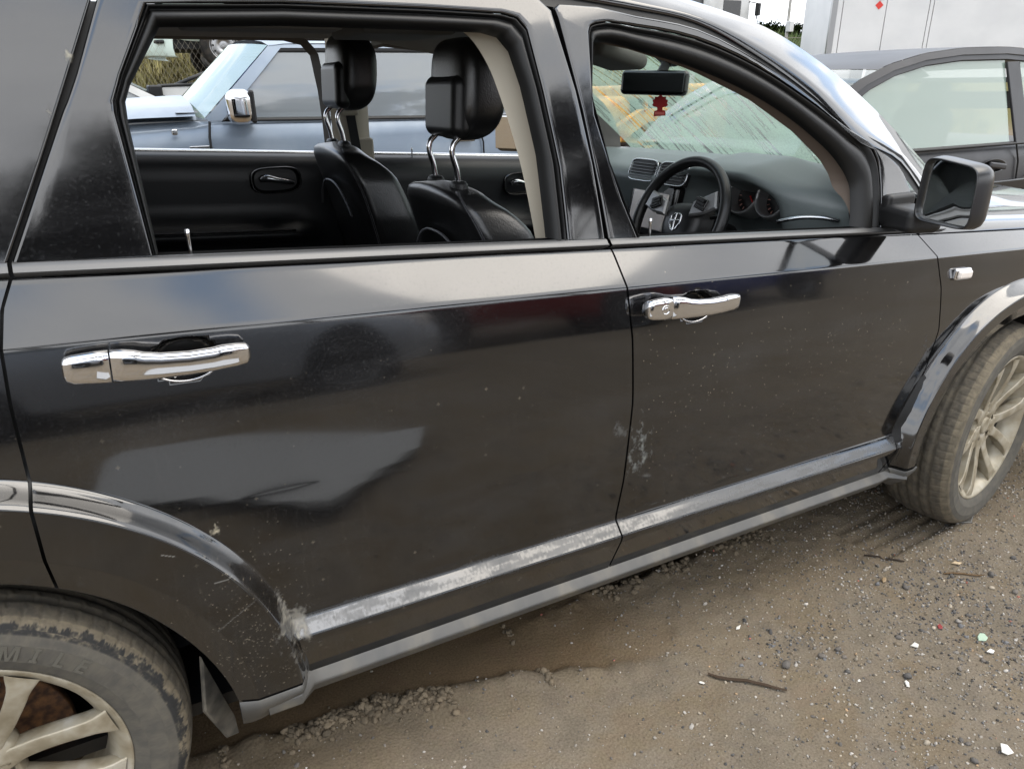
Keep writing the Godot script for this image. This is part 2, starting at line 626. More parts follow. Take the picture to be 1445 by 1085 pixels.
	obj("roof_side", MB.new().grid((DRIP.size() - 1) * 4, 8, func(u, w):
		var s = u * (DRIP.size() - 1)
		var i = clampi(int(s), 0, DRIP.size() - 2)
		var d: Vector2 = along(DRIP, s) + Vector2(0.003, 0.006)
		var g: Vector3 = along(GLASS_EDGE, s)
		var a = Vector3(d.x, d.y, up_z(d.x, d.y) - 0.002)
		return a.lerp(g, w) + Vector3(0.0, 0.35, 0.5) * 0.032 * w * (1.0 - w) + (Vector3(0, 0, -0.012) if w == 0.0 else Vector3.ZERO), Vector3(0, 1, 1), func(p, _u, _w): return side_uv(p)), M.paint, car)
	obj("roof", MB.new().grid(30, 20, func(u, w):
		var i = u * 4.99
		var g: Vector3 = along(GLASS_EDGE, i)
		var q = 4.0 * w * (1.0 - w)
		return Vector3(g.x + 0.1 * u * q, g.y + 0.035 * q, lerpf(g.z, -1.84 - g.z, w)), Vector3.UP, func(p, _u, _w): return side_uv(p)), M.paint, car)
	obj("windscreen", MB.new().grid(24, 24, func(u, w):
		var i = 5.0 + u * 5.99
		var g: Vector3 = along(GLASS_EDGE, i) + Vector3(0.0, -0.004, 0.0)
		var q = 4.0 * w * (1.0 - w)
		return Vector3(g.x + 0.10 * q - u * lerpf(0.06, 0.24, w), g.y + 0.03 * (1 - u) * q + 0.01 * q, lerpf(g.z - 0.02, -1.82 - g.z, w)), Vector3(1, 1, 0), func(_p, u, w): return Vector2(w, u)), M.screen_glass, car)

	# far side, nose, tail and underside, so that light enters only through the windows
	var far_out = [Vector2(0.25, -1.80), Vector2(0.5, -1.84), Vector2(1.05, -1.83), Vector2(1.2, -1.775)]
	obj("flank", MB.new().grid(30, 3, func(u, w):
		var x = lerpf(-0.95, 3.6, u)
		var q: Vector2 = far_out[roundi(w * 3)]
		return Vector3(x, minf(q.x, 1.22 - 0.045 * x) if w == 1.0 else q.x, q.y), Vector3(0, 0, -1)), M.paint_plain, car)
	obj("underside", MB.new().box(Vector3(1.35, 0.29, -0.92), Vector3(4.5, 0.03, 1.68)), M.dark_plastic, car)
	obj("tailgate", MB.new().grid(10, 10, func(u, w): return Vector3(-0.97 + 0.12 * maxf(0.0, w - 0.6), lerpf(0.28, 1.72, w), lerpf(-0.08 - 0.25 * maxf(0, w - 0.65), -1.76 + 0.25 * maxf(0, w - 0.65), u)), Vector3(-1, 0, 0)), M.paint_plain, car)
	obj("front_bumper", MB.new().grid(16, 12, func(u, w):
		var a = lerpf(-1.0, 1.0, u)
		return Vector3(3.62 + 0.22 * (1 - a * a) - 0.1 * maxf(0, w - 0.5), lerpf(0.22, 0.95, w), -0.92 + 0.93 * a), Vector3(1, 0, 0)), M.paint_plain, car)

	# the shoulder of the fender and the bonnet
	obj("fender_top", MB.new().grid(30, 8, func(u, w):
		var x = lerpf(2.41, 3.66, u)
		var y = 1.2175 - 0.066 * x
		var q = [Vector2(0, -0.064), Vector2(0.018, -0.075), Vector2(0.03, -0.10), Vector2(0.036, -0.14), Vector2(0.04, -0.18), Vector2(0.042, -0.21), Vector2(0.043, -0.24), Vector2(0.040, -0.255), Vector2(0.02, -0.26)]
		var k: Vector2 = q[roundi(w * 8)]
		return Vector3(x, y + k.x - 0.05 * maxf(0.0, x - 3.2), k.y), Vector3(0, 1, 0.5), func(p, _u, _w): return side_uv(p)), M.paint, car)
	obj("bonnet", MB.new().grid(20, 20, func(u, w):
		var x = lerpf(2.72, 3.72, u)
		var q = 4.0 * w * (1 - w)
		return Vector3(x + 0.1 * q * u, 1.252 - 0.064 * x + 0.055 * pow(q, 0.5) - 0.05 * maxf(0.0, x - 3.2), lerpf(-0.265, -1.575, w)), Vector3.UP, func(p, _u, _w): return side_uv(p)), M.paint, car)
	obj("cowl", MB.new().grid(2, 8, func(u, w): return Vector3(lerpf(2.62, 2.80, u) + 0.25 * w * (1 - w), 1.10, lerpf(-0.2, -1.64, w)), Vector3.UP), M.dark_plastic, car)

	# dark backing behind the gaps and the wheel arches
	for q in [[GAP_REAR, 0], [GAP_MID, 0], [GAP_FRONT, 0]]:
		var l: Array = q[0]
		obj("gap_backing", MB.new().grid(24, 1, func(u, w):
			var y = lerpf(0.33 if l != GAP_REAR else 0.74, l[1].y, u)
			var x = polyx(l, y) + lerpf(-0.03, 0.03, w)
			return Vector3(x, y, (side_z(x, y) if y < 1.2175 - 0.066 * x else up_z(x, y)) - 0.022), Vector3(0, 0, 1)), M.rubber, car)
	for c in WHEELS:
		var prof = []
		# arch lip turned inwards, then the liner
		obj("arch_liner", MB.new().grid(40, 5, func(u, w):
			var a = lerpf(-0.06, PI + 0.06, u)
			var d = Vector2(cos(a), sin(a))
			var r = arch_r(c, d * 0.42)
			var q: Array = [[0.0, 0.0], [0.002, -0.025], [0.03, -0.03], [0.03, -0.15], [0.03, -0.3], [-0.1, -0.3]][roundi(w * 5)]
			var p: Vector2 = c + d * (r + 0.001)
			var z = side_z(p.x, maxf(p.y, 0.34))
			p = c + d * (r + q[0])
			return Vector3(p.x, p.y, z + q[1] * 1.0), Vector3(0, -1, 0)), M.liner, car)
	# mud flap and the black foot of the flare behind it
	obj("mud_flap", MB.new().slab([Vector2(0.0, 0.26), Vector2(0.035, 0.12), Vector2(0.05, 0.06), Vector2(0.052, 0.01), Vector2(0.02, 0.03), Vector2(-0.02, 0.14)], 0.010, Transform3D(Basis(Vector3.UP, 0.75), Vector3(0.402, 0.20, -0.025)), 0.003), M.flap, car)
	obj("flare_foot", MB.new().grid(16, 6, func(u, w):
		var x = lerpf(0.452, 0.585, u)
		var lo = interp([0.45, 0.47, 0.53, 0.585], [0.288, 0.288, 0.305, 0.328], x)
		var q: Vector2 = [Vector2(0, -0.008), Vector2(0.12, 0.002), Vector2(0.3, 0.003), Vector2(0.6, -0.003), Vector2(0.9, -0.015), Vector2(1, -0.03), Vector2(1, -0.08)][roundi(w * 6)]
		return Vector3(x, lerpf(0.377, lo, q.x), 0.004 + flare(x, 0.36) * (1.0 - 0.5 * q.x) + q.y), Vector3(0, 0, 1), func(p, _u, _w): return side_uv(p)), M.cladding, car)
	obj("flare_foot", MB.new().grid(12, 4, func(u, w):
		var x = lerpf(2.385, 2.468, u)
		var q: Vector2 = [Vector2(0, -0.004), Vector2(0.15, 0.004), Vector2(0.5, 0.0), Vector2(0.95, -0.03), Vector2(1, -0.09)][roundi(w * 4)]
		return Vector3(x, lerpf(0.348, interp([2.385, 2.42, 2.468], [0.285, 0.270, 0.335], x), q.x), 0.006 + 0.8 * flare(x, 0.36) * (1.0 - 0.5 * q.x) + q.y), Vector3(0, 0, 1), func(p, _u, _w): return side_uv(p)), M.cladding, car)

	# handles
	door_handle(rd, Vector3(0.440, 1.066, 0.010), -0.075, false)
	door_handle(fd, Vector3(1.520, 0.998, 0.010), -0.066, true)
	for q in [[rd, Vector3(0.52, 1.206, -0.115)], [fd, Vector3(1.49, 1.138, -0.115)]]:
		obj("lock_pin", MB.new().lathe([Vector2(0.0005, 0.03), Vector2(0.004, 0.029), Vector2(0.0045, 0.02), Vector2(0.0032, 0.018), Vector2(0.0032, -0.03)], 10, Transform3D(Basis(), q[1] + Vector3(0, 0.008, 0))), M.chrome, q[0])
	# side repeater on the fender
	var lamp = obj("side_repeater", MB.new().pillow(Vector3(2.560, 0.936, -0.002), Vector3(0.062, 0.026, 0.02), Basis(Vector3.BACK, -0.05), 0.008), M.lamp_lens, car)
	obj("bezel", MB.new().pillow(Vector3(2.560, 0.936, -0.008), Vector3(0.072, 0.035, 0.016), Basis(Vector3.BACK, -0.05), 0.007), M.chrome, lamp)
	mirror_unit(fd)


func door_handle(door: Node3D, at: Vector3, slope: float, keyed: bool) -> void:
	var xf = Transform3D(Basis(Vector3.BACK, slope), at)
	# stations: along, middle, half height, stand-off
	var st = [[-0.068, 0.002, 0.0255, 0.012], [-0.05, 0.0018, 0.0252, 0.014], [-0.036, 0.001, 0.0242, 0.016], [-0.022, -0.001, 0.0222, 0.017], [0.0, -0.0022, 0.0205, 0.018], [0.04, -0.0018, 0.0192, 0.019], [0.075, 0.0004, 0.0192, 0.018], [0.09, 0.0022, 0.0196, 0.017], [0.11, 0.003, 0.019, 0.015], [0.126, 0.003, 0.0172, 0.011], [0.132, 0.003, 0.011, 0.006]]
	var sec = func(list, b: MB):
		b.grid(20, list.size() + 1, func(u, w):
			var j = clampi(roundi(w * (list.size() + 1)) - 1, 0, list.size() - 1)
			var s = list[j]
			var a = u * TAU
			var e = 0.02 if w == 0.0 or w == 1.0 else 1.0
			var cy = signf(cos(a)) * pow(absf(cos(a)), 0.6)
			var cz = signf(sin(a)) * pow(absf(sin(a)), 0.6)
			return xf * Vector3(s[0], s[1] + cy * s[2] * e, s[3] + cz * 0.011 * e), null, null, true)
	var h = MB.new()
	sec.call(st, h)
	var g = obj("handle", h, M.chrome, door)
	var cap = MB.new()
	sec.call([[-0.132, 0.001, 0.013, 0.004], [-0.128, 0.001, 0.0195, 0.008], [-0.118, 0.001, 0.0225, 0.010], [-0.09, 0.002, 0.0248, 0.012], [-0.0705, 0.002, 0.0255, 0.012]], cap)
	obj("handle_cap", cap, M.chrome, door)
	if keyed:
		obj("key_lock", MB.new().lathe([Vector2(0.0005, 0.0005), Vector2(0.006, 0.0006), Vector2(0.007, -0.001), Vector2(0.0095, 0.001), Vector2(0.0105, 0.0004), Vector2(0.011, -0.004)], 24, Transform3D(xf.basis * Basis(Vector3.RIGHT, PI / 2), xf * Vector3(-0.090, 0.002, 0.023))), M.chrome, door)
	# dark bowl behind the lever
	var hq: Array = HOLLOWS[1 if keyed else 0]
	obj("handle_cup", MB.new().grid(40, 10, func(u, w):
		var a = u * TAU
		var r = 0.985 * (1.0 - w * 0.999)
		var x: float = hq[0] + cos(a) * hq[2] * r
		var y: float = hq[1] + sin(a) * hq[3] * r
		return Vector3(x, y, side_z(x, y) + 0.0016), Vector3(0, 0, 1), null, true), M.cup, door)
	# bright rim under the hollow
	var pts = []
	for i in 17:
		var a = lerpf(PI + 0.45, TAU - 0.45, i / 16.0)
		pts.append(Vector3(hq[0] + cos(a) * hq[2], hq[1] + sin(a) * hq[3], 0.0))
	for i in pts.size():
		pts[i].z = side_z(pts[i].x, pts[i].y) + 0.001
	obj("handle_rim", MB.new().tube(pts, 0.0018, 8), M.chrome, door)


func mirror_unit(door: Node3D) -> void:
	# the housing opens backwards and a little inwards
	var yaw = -0.08
	var bas = Basis(Vector3(0, 1, 0), yaw) * Basis(Vector3.RIGHT, 0.05)
	# local: x runs outwards along the glass, y up, z is the way the glass looks
	bas = Basis(bas.z, bas.y, -bas.x)
	var xf = Transform3D(bas, Vector3(2.195, 1.205, 0.120))
	var rim = func(a: float, grow: float) -> Vector2:
		var c = cos(a)
		var s = sin(a)
		var e = 0.34
		var p = Vector2(signf(c) * pow(absf(c), e) * 0.075, signf(s) * pow(absf(s), e) * 0.076)
		p.y -= 0.006 * p.x / 0.09 * (1.0 if s > 0 else 0.0)
		p.x -= 0.006 * (p.y / 0.08) * (1.0 if c > 0 else 0.0)
		return p * grow
	var rings = [[0.90, -0.014], [0.915, -0.007], [0.95, 0.001], [0.99, 0.002], [1.0, -0.004], [1.02, -0.016], [1.04, -0.035], [1.01, -0.05], [0.93, -0.064], [0.75, -0.076], [0.45, -0.084], [0.02, -0.087]]
	var b = MB.new().grid(64, rings.size() - 1, func(u, w):
		var r = rings[roundi(w * (rings.size() - 1))]
		var p: Vector2 = rim.call(u * TAU, r[0])
		return xf * Vector3(p.x, p.y, r[1]), null, null, true)
	var h = obj("mirror", b, M.mirror_shell, door)
	obj("mirror_glass", MB.new().grid(64, 3, func(u, w):
		var p: Vector2 = rim.call(u * TAU, 0.91 * (1.0 - 0.999 * w))
		return xf * Vector3(p.x, p.y, -0.013 + 0.002 * w * w), xf.basis.z), M.mirror_glass, door)
	obj("mirror_foot", MB.new().pillow(Vector3(2.275, 1.122, -0.02), Vector3(0.10, 0.062, 0.16), Basis(Vector3.UP, -0.35), 0.02), M.dark_plastic, door)
	obj("mirror_base", MB.new().pillow(Vector3(2.30, 1.135, -0.072), Vector3(0.11, 0.085, 0.03), Basis(), 0.012), M.dark_plastic, door)

# ---------------------------------------------------------------- wheels
func tyre_mesh(seed_: int) -> MB:
	# (radius, height) from the inner bead over the tread to the outer bead
	var prof = [Vector2(0.255, -0.09), Vector2(0.27, -0.105), Vector2(0.30, -0.1125), Vector2(0.33, -0.108), Vector2(0.347, -0.099)]
	for i in 29:
		var h = lerpf(-0.088, 0.088, i / 28.0)
		prof.append(Vector2(0.3645 - 0.011 * pow(absf(h) / 0.088, 3.0), h))
	prof.append_array([Vector2(0.3505, 0.093), Vector2(0.346, 0.099), Vector2(0.3405, 0.1035), Vector2(0.340, 0.1045), Vector2(0.3345, 0.1075), Vector2(0.328, 0.1095), Vector2(0.318, 0.1115), Vector2(0.3165, 0.1125), Vector2(0.314, 0.1118), Vector2(0.300, 0.1120), Vector2(0.287, 0.1095), Vector2(0.285, 0.1105), Vector2(0.282, 0.1085), Vector2(0.271, 0.1045), Vector2(0.262, 0.0985), Vector2(0.2555, 0.092)])
	var m = prof.size() - 1
	var wear = noise(seed_, 2.0, 2)
	return MB.new().grid(660, m, func(u, w):
		var q: Vector2 = prof[roundi(w * m)]
		var a = u * TAU
		var r = q.x
		var h = q.y
		if r > 0.345 or absf(h) < 0.09:
			for g in [-0.052, -0.018, 0.018, 0.052]:
				if absf(h - g) < 0.0045:
					r -= 0.0065
			# cross cuts, finer on the middle ribs
			var n = 84.0 if absf(h) > 0.052 else 60.0
			var ph = fposmod(u * n + h * (4.0 if absf(h) > 0.052 else 16.0) + (0.5 if h > 0 else 0.0), 1.0)
			if ph < 0.14 and absf(h) > 0.06 and absf(h) < 0.1:
				r -= 0.0026
			elif ph < 0.10 and absf(h) < 0.045 and fmod(absf(h), 0.034) > 0.008:
				r -= 0.003
		elif h > 0.096 and h < 0.1045 and r > 0.338:
			if fposmod(u * 84.0, 1.0) < 0.12:
				r -= 0.002
		r += 0.0006 * wear.get_noise_3d(cos(a) * 3, sin(a) * 3, h * 30)
		return Vector3(r * cos(a), h, r * sin(a)), null, func(_p, u, w): return Vector2(u, w), true)


func rim_mesh() -> Array:
	var rim = MB.new()
	rim.lathe([Vector2(0.222, -0.09), Vector2(0.216, -0.02), Vector2(0.220, 0.055), Vector2(0.232, 0.076), Vector2(0.238, 0.086), Vector2(0.247, 0.094), Vector2(0.254, 0.098), Vector2(0.2585, 0.0975), Vector2(0.259, 0.094), Vector2(0.252, 0.088), Vector2(0.246, 0.07), Vector2(0.235, 0.05), Vector2(0.235, -0.09), Vector2(0.222, -0.09)], 96)
	# hub with five bolt hollows
	var hub = [[0.001, 0.066], [0.02, 0.068], [0.030, 0.067], [0.031, 0.060], [0.034, 0.060], [0.036, 0.064], [0.048, 0.066], [0.060, 0.067], [0.072, 0.068], [0.084, 0.066], [0.091, 0.058], [0.094, 0.04], [0.090, 0.02], [0.06, 0.01], [0.001, 0.01]]
	rim.grid(120, hub.size() - 1, func(u, w):
		var q: Array = hub[roundi(w * (hub.size() - 1))]
		var a = u * TAU
		var r: float = q[0] * (1.0 + 0.08 * cos(5.0 * (a - 0.61)) * smoothstep(0.05, 0.09, q[0]))
		var h: float = q[1]
		for k in 5:
			var c = Vector2(cos(0.61 + PI / 5 + k * TAU / 5), sin(0.61 + PI / 5 + k * TAU / 5)) * 0.062
			var d = Vector2(r * cos(a), r * sin(a)).distance_to(c)
			if q[1] > 0.055:
				h -= 0.02 * smoothstep(0.0155, 0.0115, d)
		return Vector3(r * cos(a), h, -r * sin(a)), null, null, true)
	var spokes = []
	for k in 5:
		for s in [-1.0, 1.0]:
			var a0 = 0.61 + k * TAU / 5.0
			var b = MB.new()
			b.grid(20, 16, func(u, w):
				var r = lerpf(0.055, 0.245, w)
				var th: float = a0 + s * interp([0.055, 0.09, 0.13, 0.235, 0.245], [0.30, 0.255, 0.28, 0.375, 0.38], r)
				var h = 0.062 + 0.030 * smoothstep(0.05, 0.24, r)
				var half = interp([0.055, 0.1, 0.16, 0.215, 0.245], [0.021, 0.0165, 0.0155, 0.0175, 0.028], r)
				var a = u * TAU
				var e = 0.55
				var x = signf(cos(a)) * pow(absf(cos(a)), 0.75) * half
				var y = signf(sin(a)) * pow(absf(sin(a)), e)
				y = h + 0.004 * y if y > 0 else h + 0.040 * y
				if y < h:
					x *= 0.78
				return Vector3(r * cos(th) - x * sin(th), y, -(r * sin(th) + x * cos(th))), null, null, true)
			spokes.append(b)
	return [rim, spokes]


func make_wheel(car: Node3D, tyre: Mesh, rim: Array, at: Vector3, turn: Basis, steer: float) -> Node3D:
	var w = Node3D.new()
	var c: int = car.get_meta("n_wheel", 0)
	car.set_meta("n_wheel", c + 1)
	w.name = "wheel" if c == 0 else "wheel_%03d" % c
	car.add_child(w)
	w.transform = Transform3D(Basis(Vector3.UP, steer) * Basis(Vector3.RIGHT, PI / 2) * turn, at)
	obj("tyre", tyre, M.tyre if steer == 0.0 else M.tyre_muddy, w)
	obj("rim", rim[0], M.alloy, w)
	for s in rim[1]:
		obj("spoke", s, M.alloy, w)
	obj("brake_disc", MB.new().lathe([Vector2(0.001, 0.012), Vector2(0.075, 0.014), Vector2(0.078, -0.012), Vector2(0.092, -0.014), Vector2(0.165, -0.014), Vector2(0.166, -0.02), Vector2(0.166, -0.036), Vector2(0.09, -0.04), Vector2(0.001, -0.04)], 64), M.rust, w)
	return w


func build_wheels(car: Node3D) -> void:
	var tyre = tyre_mesh(3).mesh()
	var rim = rim_mesh()
	rim[0] = rim[0].mesh()
	rim[1] = rim[1].map(func(b): return b.mesh())
	var a = make_wheel(car, tyre, rim, Vector3(0.005, 0.358, -0.0825), Basis(), 0.0)
	var b = make_wheel(car, tyre, rim, Vector3(2.905, 0.358, -0.0825), Basis(Vector3.UP, 0.4), 0.17)
	a.set_meta("label", "rear wheel with muddy tyre and cream five-pair spoke rim")
	b.set_meta("label", "steered front wheel caked in dry mud")
	# caliper behind the spokes, an axle and the far wheels
	obj("caliper", MB.new().pillow(Vector3(-0.10, 0.04, -0.075), Vector3(0.07, 0.06, 0.14), Basis(Vector3.UP, 0.4), 0.015), M.dark_plastic, a)
	obj("bleed_bolt", MB.new().tube([Vector3(0.075, 0.012, -0.145), Vector3(0.066, 0.028, -0.165), Vector3(0.064, 0.034, -0.172)], [0.009, 0.009, 0.006], 12), M.steel, a)
	obj("axle", MB.new().tube([Vector3(0.005, 0.358, -0.15), Vector3(0.005, 0.358, -1.7)], 0.05), M.dark_plastic, car)
	obj("axle", MB.new().tube([Vector3(2.905, 0.358, -0.15), Vector3(2.905, 0.358, -1.7)], 0.05), M.dark_plastic, car)
	for x in [0.005, 2.905]:
		obj("tyre", MB.new().lathe([Vector2(0.24, -0.09), Vector2(0.30, -0.112), Vector2(0.35, -0.1), Vector2(0.364, -0.07), Vector2(0.364, 0.07), Vector2(0.35, 0.1), Vector2(0.30, 0.112), Vector2(0.24, 0.09)], 48, Transform3D(Basis(Vector3.RIGHT, PI / 2), Vector3(x, 0.358, -1.70))), M.liner, car)
	# faint raised letters on the rear tyre's wall, as far as they can be read
	var word = "MILE"
	for i in word.length():
		var th = deg_to_rad(64.0 - i * 7.2)
		var tm = TextMesh.new()
		tm.text = word[i]
		var f = SystemFont.new()
		f.font_names = PackedStringArray(["Droid Sans"])
		f.font_weight = 700
		tm.font = f
		tm.font_size = 32
		tm.pixel_size = 0.00115
		tm.depth = 0.0016
		tm.curve_step = 2.0
		var o = obj("raised_letter", tm, M.tyre_plain, a)
		# wheel space: y points out of the car, -z is up
		var up = Vector3(cos(th), 0, -sin(th))
		var rt = Vector3(sin(th), 0, cos(th))
		o.transform = Transform3D(Basis(rt, up, Vector3(0, 1, 0)), Vector3(cos(th) * 0.300, 0.1122, -sin(th) * 0.300))


# ---------------------------------------------------------------- inside the car
func make_seat(car: Node3D, at: Vector3, lab: String) -> void:
	var c: int = car.get_meta("n_seat", 0)
	car.set_meta("n_seat", c + 1)
	var s = Node3D.new()
	s.name = "seat" if c == 0 else "seat_%03d" % c
	car.add_child(s)
	s.position = at
	s.set_meta("label", lab)
	var lean = 0.27
	var back = func(w: float, u: float) -> Vector3:
		# w up the backrest (0..1, 1 = top centre), u round it
		var h: float = interp([0.0, 0.12, 0.9, 0.955, 0.985, 1.0], [-0.62, -0.56, -0.045, -0.015, -0.004, 0.0], w)
		var half: float = interp([0.0, 0.3, 0.62, 0.8, 0.9, 0.955, 0.985, 1.0], [0.22, 0.25, 0.262, 0.245, 0.215, 0.19, 0.15, 0.0005], w)
		var thick: float = interp([0.0, 0.5, 0.8, 0.9, 0.955, 0.985, 1.0], [0.085, 0.078, 0.066, 0.06, 0.048, 0.03, 0.0005], w)
		var a = u * TAU
		var e = 0.5
		var x = signf(cos(a)) * pow(absf(cos(a)), e) * thick
		var z = signf(sin(a)) * pow(absf(sin(a)), e) * half
		if x > 0:
			x += 0.045 * smoothstep(0.12, 0.24, absf(z)) * smoothstep(0.98, 0.8, w)
		x += -h * lean - 0.02 * smoothstep(0.7, 1.0, w)
		return Vector3(x, h - 0.03 * absf(z) * absf(z) / 0.06 * smoothstep(0.85, 1.0, w), z)
	var b = MB.new().grid(56, 40, func(u, w): return back.call(pow(w, 0.85), u), null, null, true)
	obj("backrest", b, M.leather, s)
	# map pocket on the back with a piped upper edge
	var pocket = []
	for i in 25:
		var q = lerpf(-1.0, 1.0, i / 24.0)
		pocket.append(Vector3(-0.075 + 0.27 * (0.12 + 0.05 * q * q) - 0.008, -0.125 - 0.10 * pow(absf(q), 2.5), q * 0.19))
	obj("pocket_piping", MB.new().tube(pocket, 0.004, 8), M.piping, s)
	# twin seams along both shoulders
	for side in [-1.0, 1.0]:
		for k in [0.0, 0.012]:
			var seam = []
			for i in 30:
				var w = lerpf(0.45, 0.985, i / 29.0)
				var aa: float = 0.5 - side * (0.17 + k)
				seam.append(back.call(w, aa) + Vector3(-0.0005, 0.0, 0.0))
			obj("seam", MB.new().tube(seam, 0.0016, 6), M.thread, s)
	obj("cushion", MB.new().pillow(Vector3(0.38, -0.66, 0), Vector3(0.54, 0.20, 0.52), Basis(Vector3.BACK, 0.12), 0.07), M.leather, s)
	# headrest: a thick pad with a lower shell on its back
	var hr = MB.new()
	var ctr = Vector3(0.055, 0.215, 0)
	hr.grid(48, 24, func(u, w):
		var th = lerpf(-PI / 2, PI / 2, w)
		var a = u * TAU
		var cy = signf(sin(th)) * pow(absf(sin(th)), 0.62)
		var cr = pow(maxf(cos(th), 0.0), 0.50)
		var x = signf(cos(a)) * pow(absf(cos(a)), 0.62) * cr * 0.066
		var z = signf(sin(a)) * pow(absf(sin(a)), 0.55) * cr * 0.122
		if x > 0.0:
			x += 0.02 * smoothstep(0.06, 0.12, absf(z)) - 0.008
		z *= 1.0 - 0.10 * smoothstep(0.2, 1.0, -cy)
		return ctr + Vector3(x + 0.012 * cy - 0.014 * maxf(0, cy) * cy, cy * 0.118, z), null, null, true)
	var head = obj("headrest", hr, M.leather, s)
	head.set_meta("n_x", 0)
	obj("headrest_shell", MB.new().pillow(ctr + Vector3(-0.052, -0.038, 0), Vector3(0.055, 0.145, 0.205), Basis(Vector3.BACK, -0.06), 0.027, 6), M.leather_plain, s)
	for z in [-0.075, 0.075]:
		obj("headrest_post", MB.new().tube(smooth([Vector3(-0.005, -0.03, z), Vector3(-0.012, 0.03, z), Vector3(-0.022, 0.068, z), Vector3(-0.018, 0.092, z), Vector3(0.004, 0.115, z), Vector3(0.016, 0.15, z)], 6), 0.0072, 14), M.chrome, s)
		obj("post_collar", MB.new().lathe([Vector2(0.0005, 0.012), Vector2(0.012, 0.012), Vector2(0.021, 0.009), Vector2(0.026, 0.002), Vector2(0.026, -0.03)], 24, Transform3D(Basis().scaled(Vector3(0.8, 1, 1.3)), Vector3(-0.008, -0.006, z))), M.dark_plastic, s)


func build_interior(car: Node3D) -> void:
	make_seat(car, Vector3(1.195, 1.235, -0.575), "black leather driver's seat beside the steering wheel")
	make_seat(car, Vector3(1.135, 1.29, -1.37), "black leather passenger seat by the far door")
	# rear bench
	obj("rear_bench", MB.new().pillow(Vector3(0.55, 0.62, -0.92), Vector3(0.55, 0.22, 1.4), Basis(), 0.08).pillow(Vector3(0.22, 0.85, -0.92), Vector3(0.16, 0.62, 1.4), Basis(Vector3.BACK, 0.25), 0.06), M.leather, car)
	obj("cabin_floor", MB.new().grid(4, 4, func(u, w): return Vector3(lerpf(-0.9, 2.7, u), 0.42, lerpf(-0.12, -1.72, w)), Vector3.UP), M.carpet, car)
	obj("bulkhead", MB.new().grid(2, 4, func(u, w): return Vector3(2.62, lerpf(0.4, 1.12, u), lerpf(-0.1, -1.74, w)), Vector3.LEFT), M.carpet, car)
	# near door linings (mostly hidden), pillar trims
	for q in [[0.30, 1.30], [1.38, 2.36]]:
		obj("door_lining", MB.new().grid(12, 8, func(u, w):
			var x = lerpf(q[0], q[1], u)
			return Vector3(x, lerpf(belt(x) - 0.002, 0.4, w), [-0.115, -0.13, -0.15, -0.16, -0.165, -0.165, -0.19, -0.19, -0.18][roundi(w * 8)]), Vector3(0, 0, -1)), M.dark_plastic, car)
	obj("pillar_trim", MB.new().grid(24, 4, func(u, w):
		var p: Vector2 = smooth([Vector2(1.080, 1.575), Vector2(1.125, 1.550), Vector2(1.158, 1.50), Vector2(1.178, 1.44), Vector2(1.197, 1.36), Vector2(1.212, 1.27), Vector2(1.226, 1.10)], 4)[roundi(u * 24)]
		return Vector3(p.x + 0.075 * w - 0.014 * u * (1 - w), p.y, up_z(p.x, p.y) - 0.05 - 0.03 * sin(PI * (1 - w) * 0.5)), Vector3(-1, 0, 0.2)), M.beige, car)
	obj("screen_pillar_trim", MB.new().grid(40, 5, func(u, w):
		var s = 0.6 + u * 9.2
		var a: Vector2 = FWIN_IN[clampi(2 + int(s), 2, 11)].lerp(FWIN_IN[clampi(3 + int(s), 2, 12)], s - int(s))
		var dirn: Vector2 = (Vector2(1.55, 1.10) - a).normalized()
		var taper = 1.0 - smoothstep(0.80, 1.0, u)
		var q = a + dirn * lerpf(-0.02, lerpf(-0.02, -0.012 + 0.016 * u, taper), w)
		return Vector3(q.x, q.y, up_z(a.x, a.y) - 0.04 - 0.05 * pow(w, 0.7) * (0.15 + 0.85 * taper)), Vector3(-0.5, -0.5, 0.6)), M.beige_dark, car)
	# headliner
	obj("headliner", MB.new().grid(24, 24, func(u, w):
		var z = lerpf(-0.265, -1.60, w)
		var x = lerpf(-0.9, 1.80, u)
		var q = 4.0 * w * (1 - w)
		var drop = 0.07 * smoothstep(1.25, 1.8, x)
		return Vector3(x + 0.08 * q * u, 1.578 + 0.042 * w + 0.03 * sqrt(q) - drop * (1.0 - 0.5 * q), z), Vector3.DOWN), M.headliner, car)
	obj("roof_console", MB.new().pillow(Vector3(1.90, 1.545, -0.90), Vector3(0.20, 0.05, 0.20), Basis(Vector3.BACK, -0.25), 0.024), M.headliner, car)
	obj("air_vent_pod", MB.new().pillow(Vector3(0.78, 1.592, -0.62), Vector3(0.34, 0.03, 0.14), Basis(), 0.014).pillow(Vector3(1.18, 1.60, -0.9), Vector3(0.26, 0.03, 0.3), Basis(), 0.014), M.headliner, car)
	far_doors(car)
	dashboard(car)
	steering(car)
	looking_mirror(car)


func far_belt(x: float) -> float:
	return 1.298 - 0.062 * x


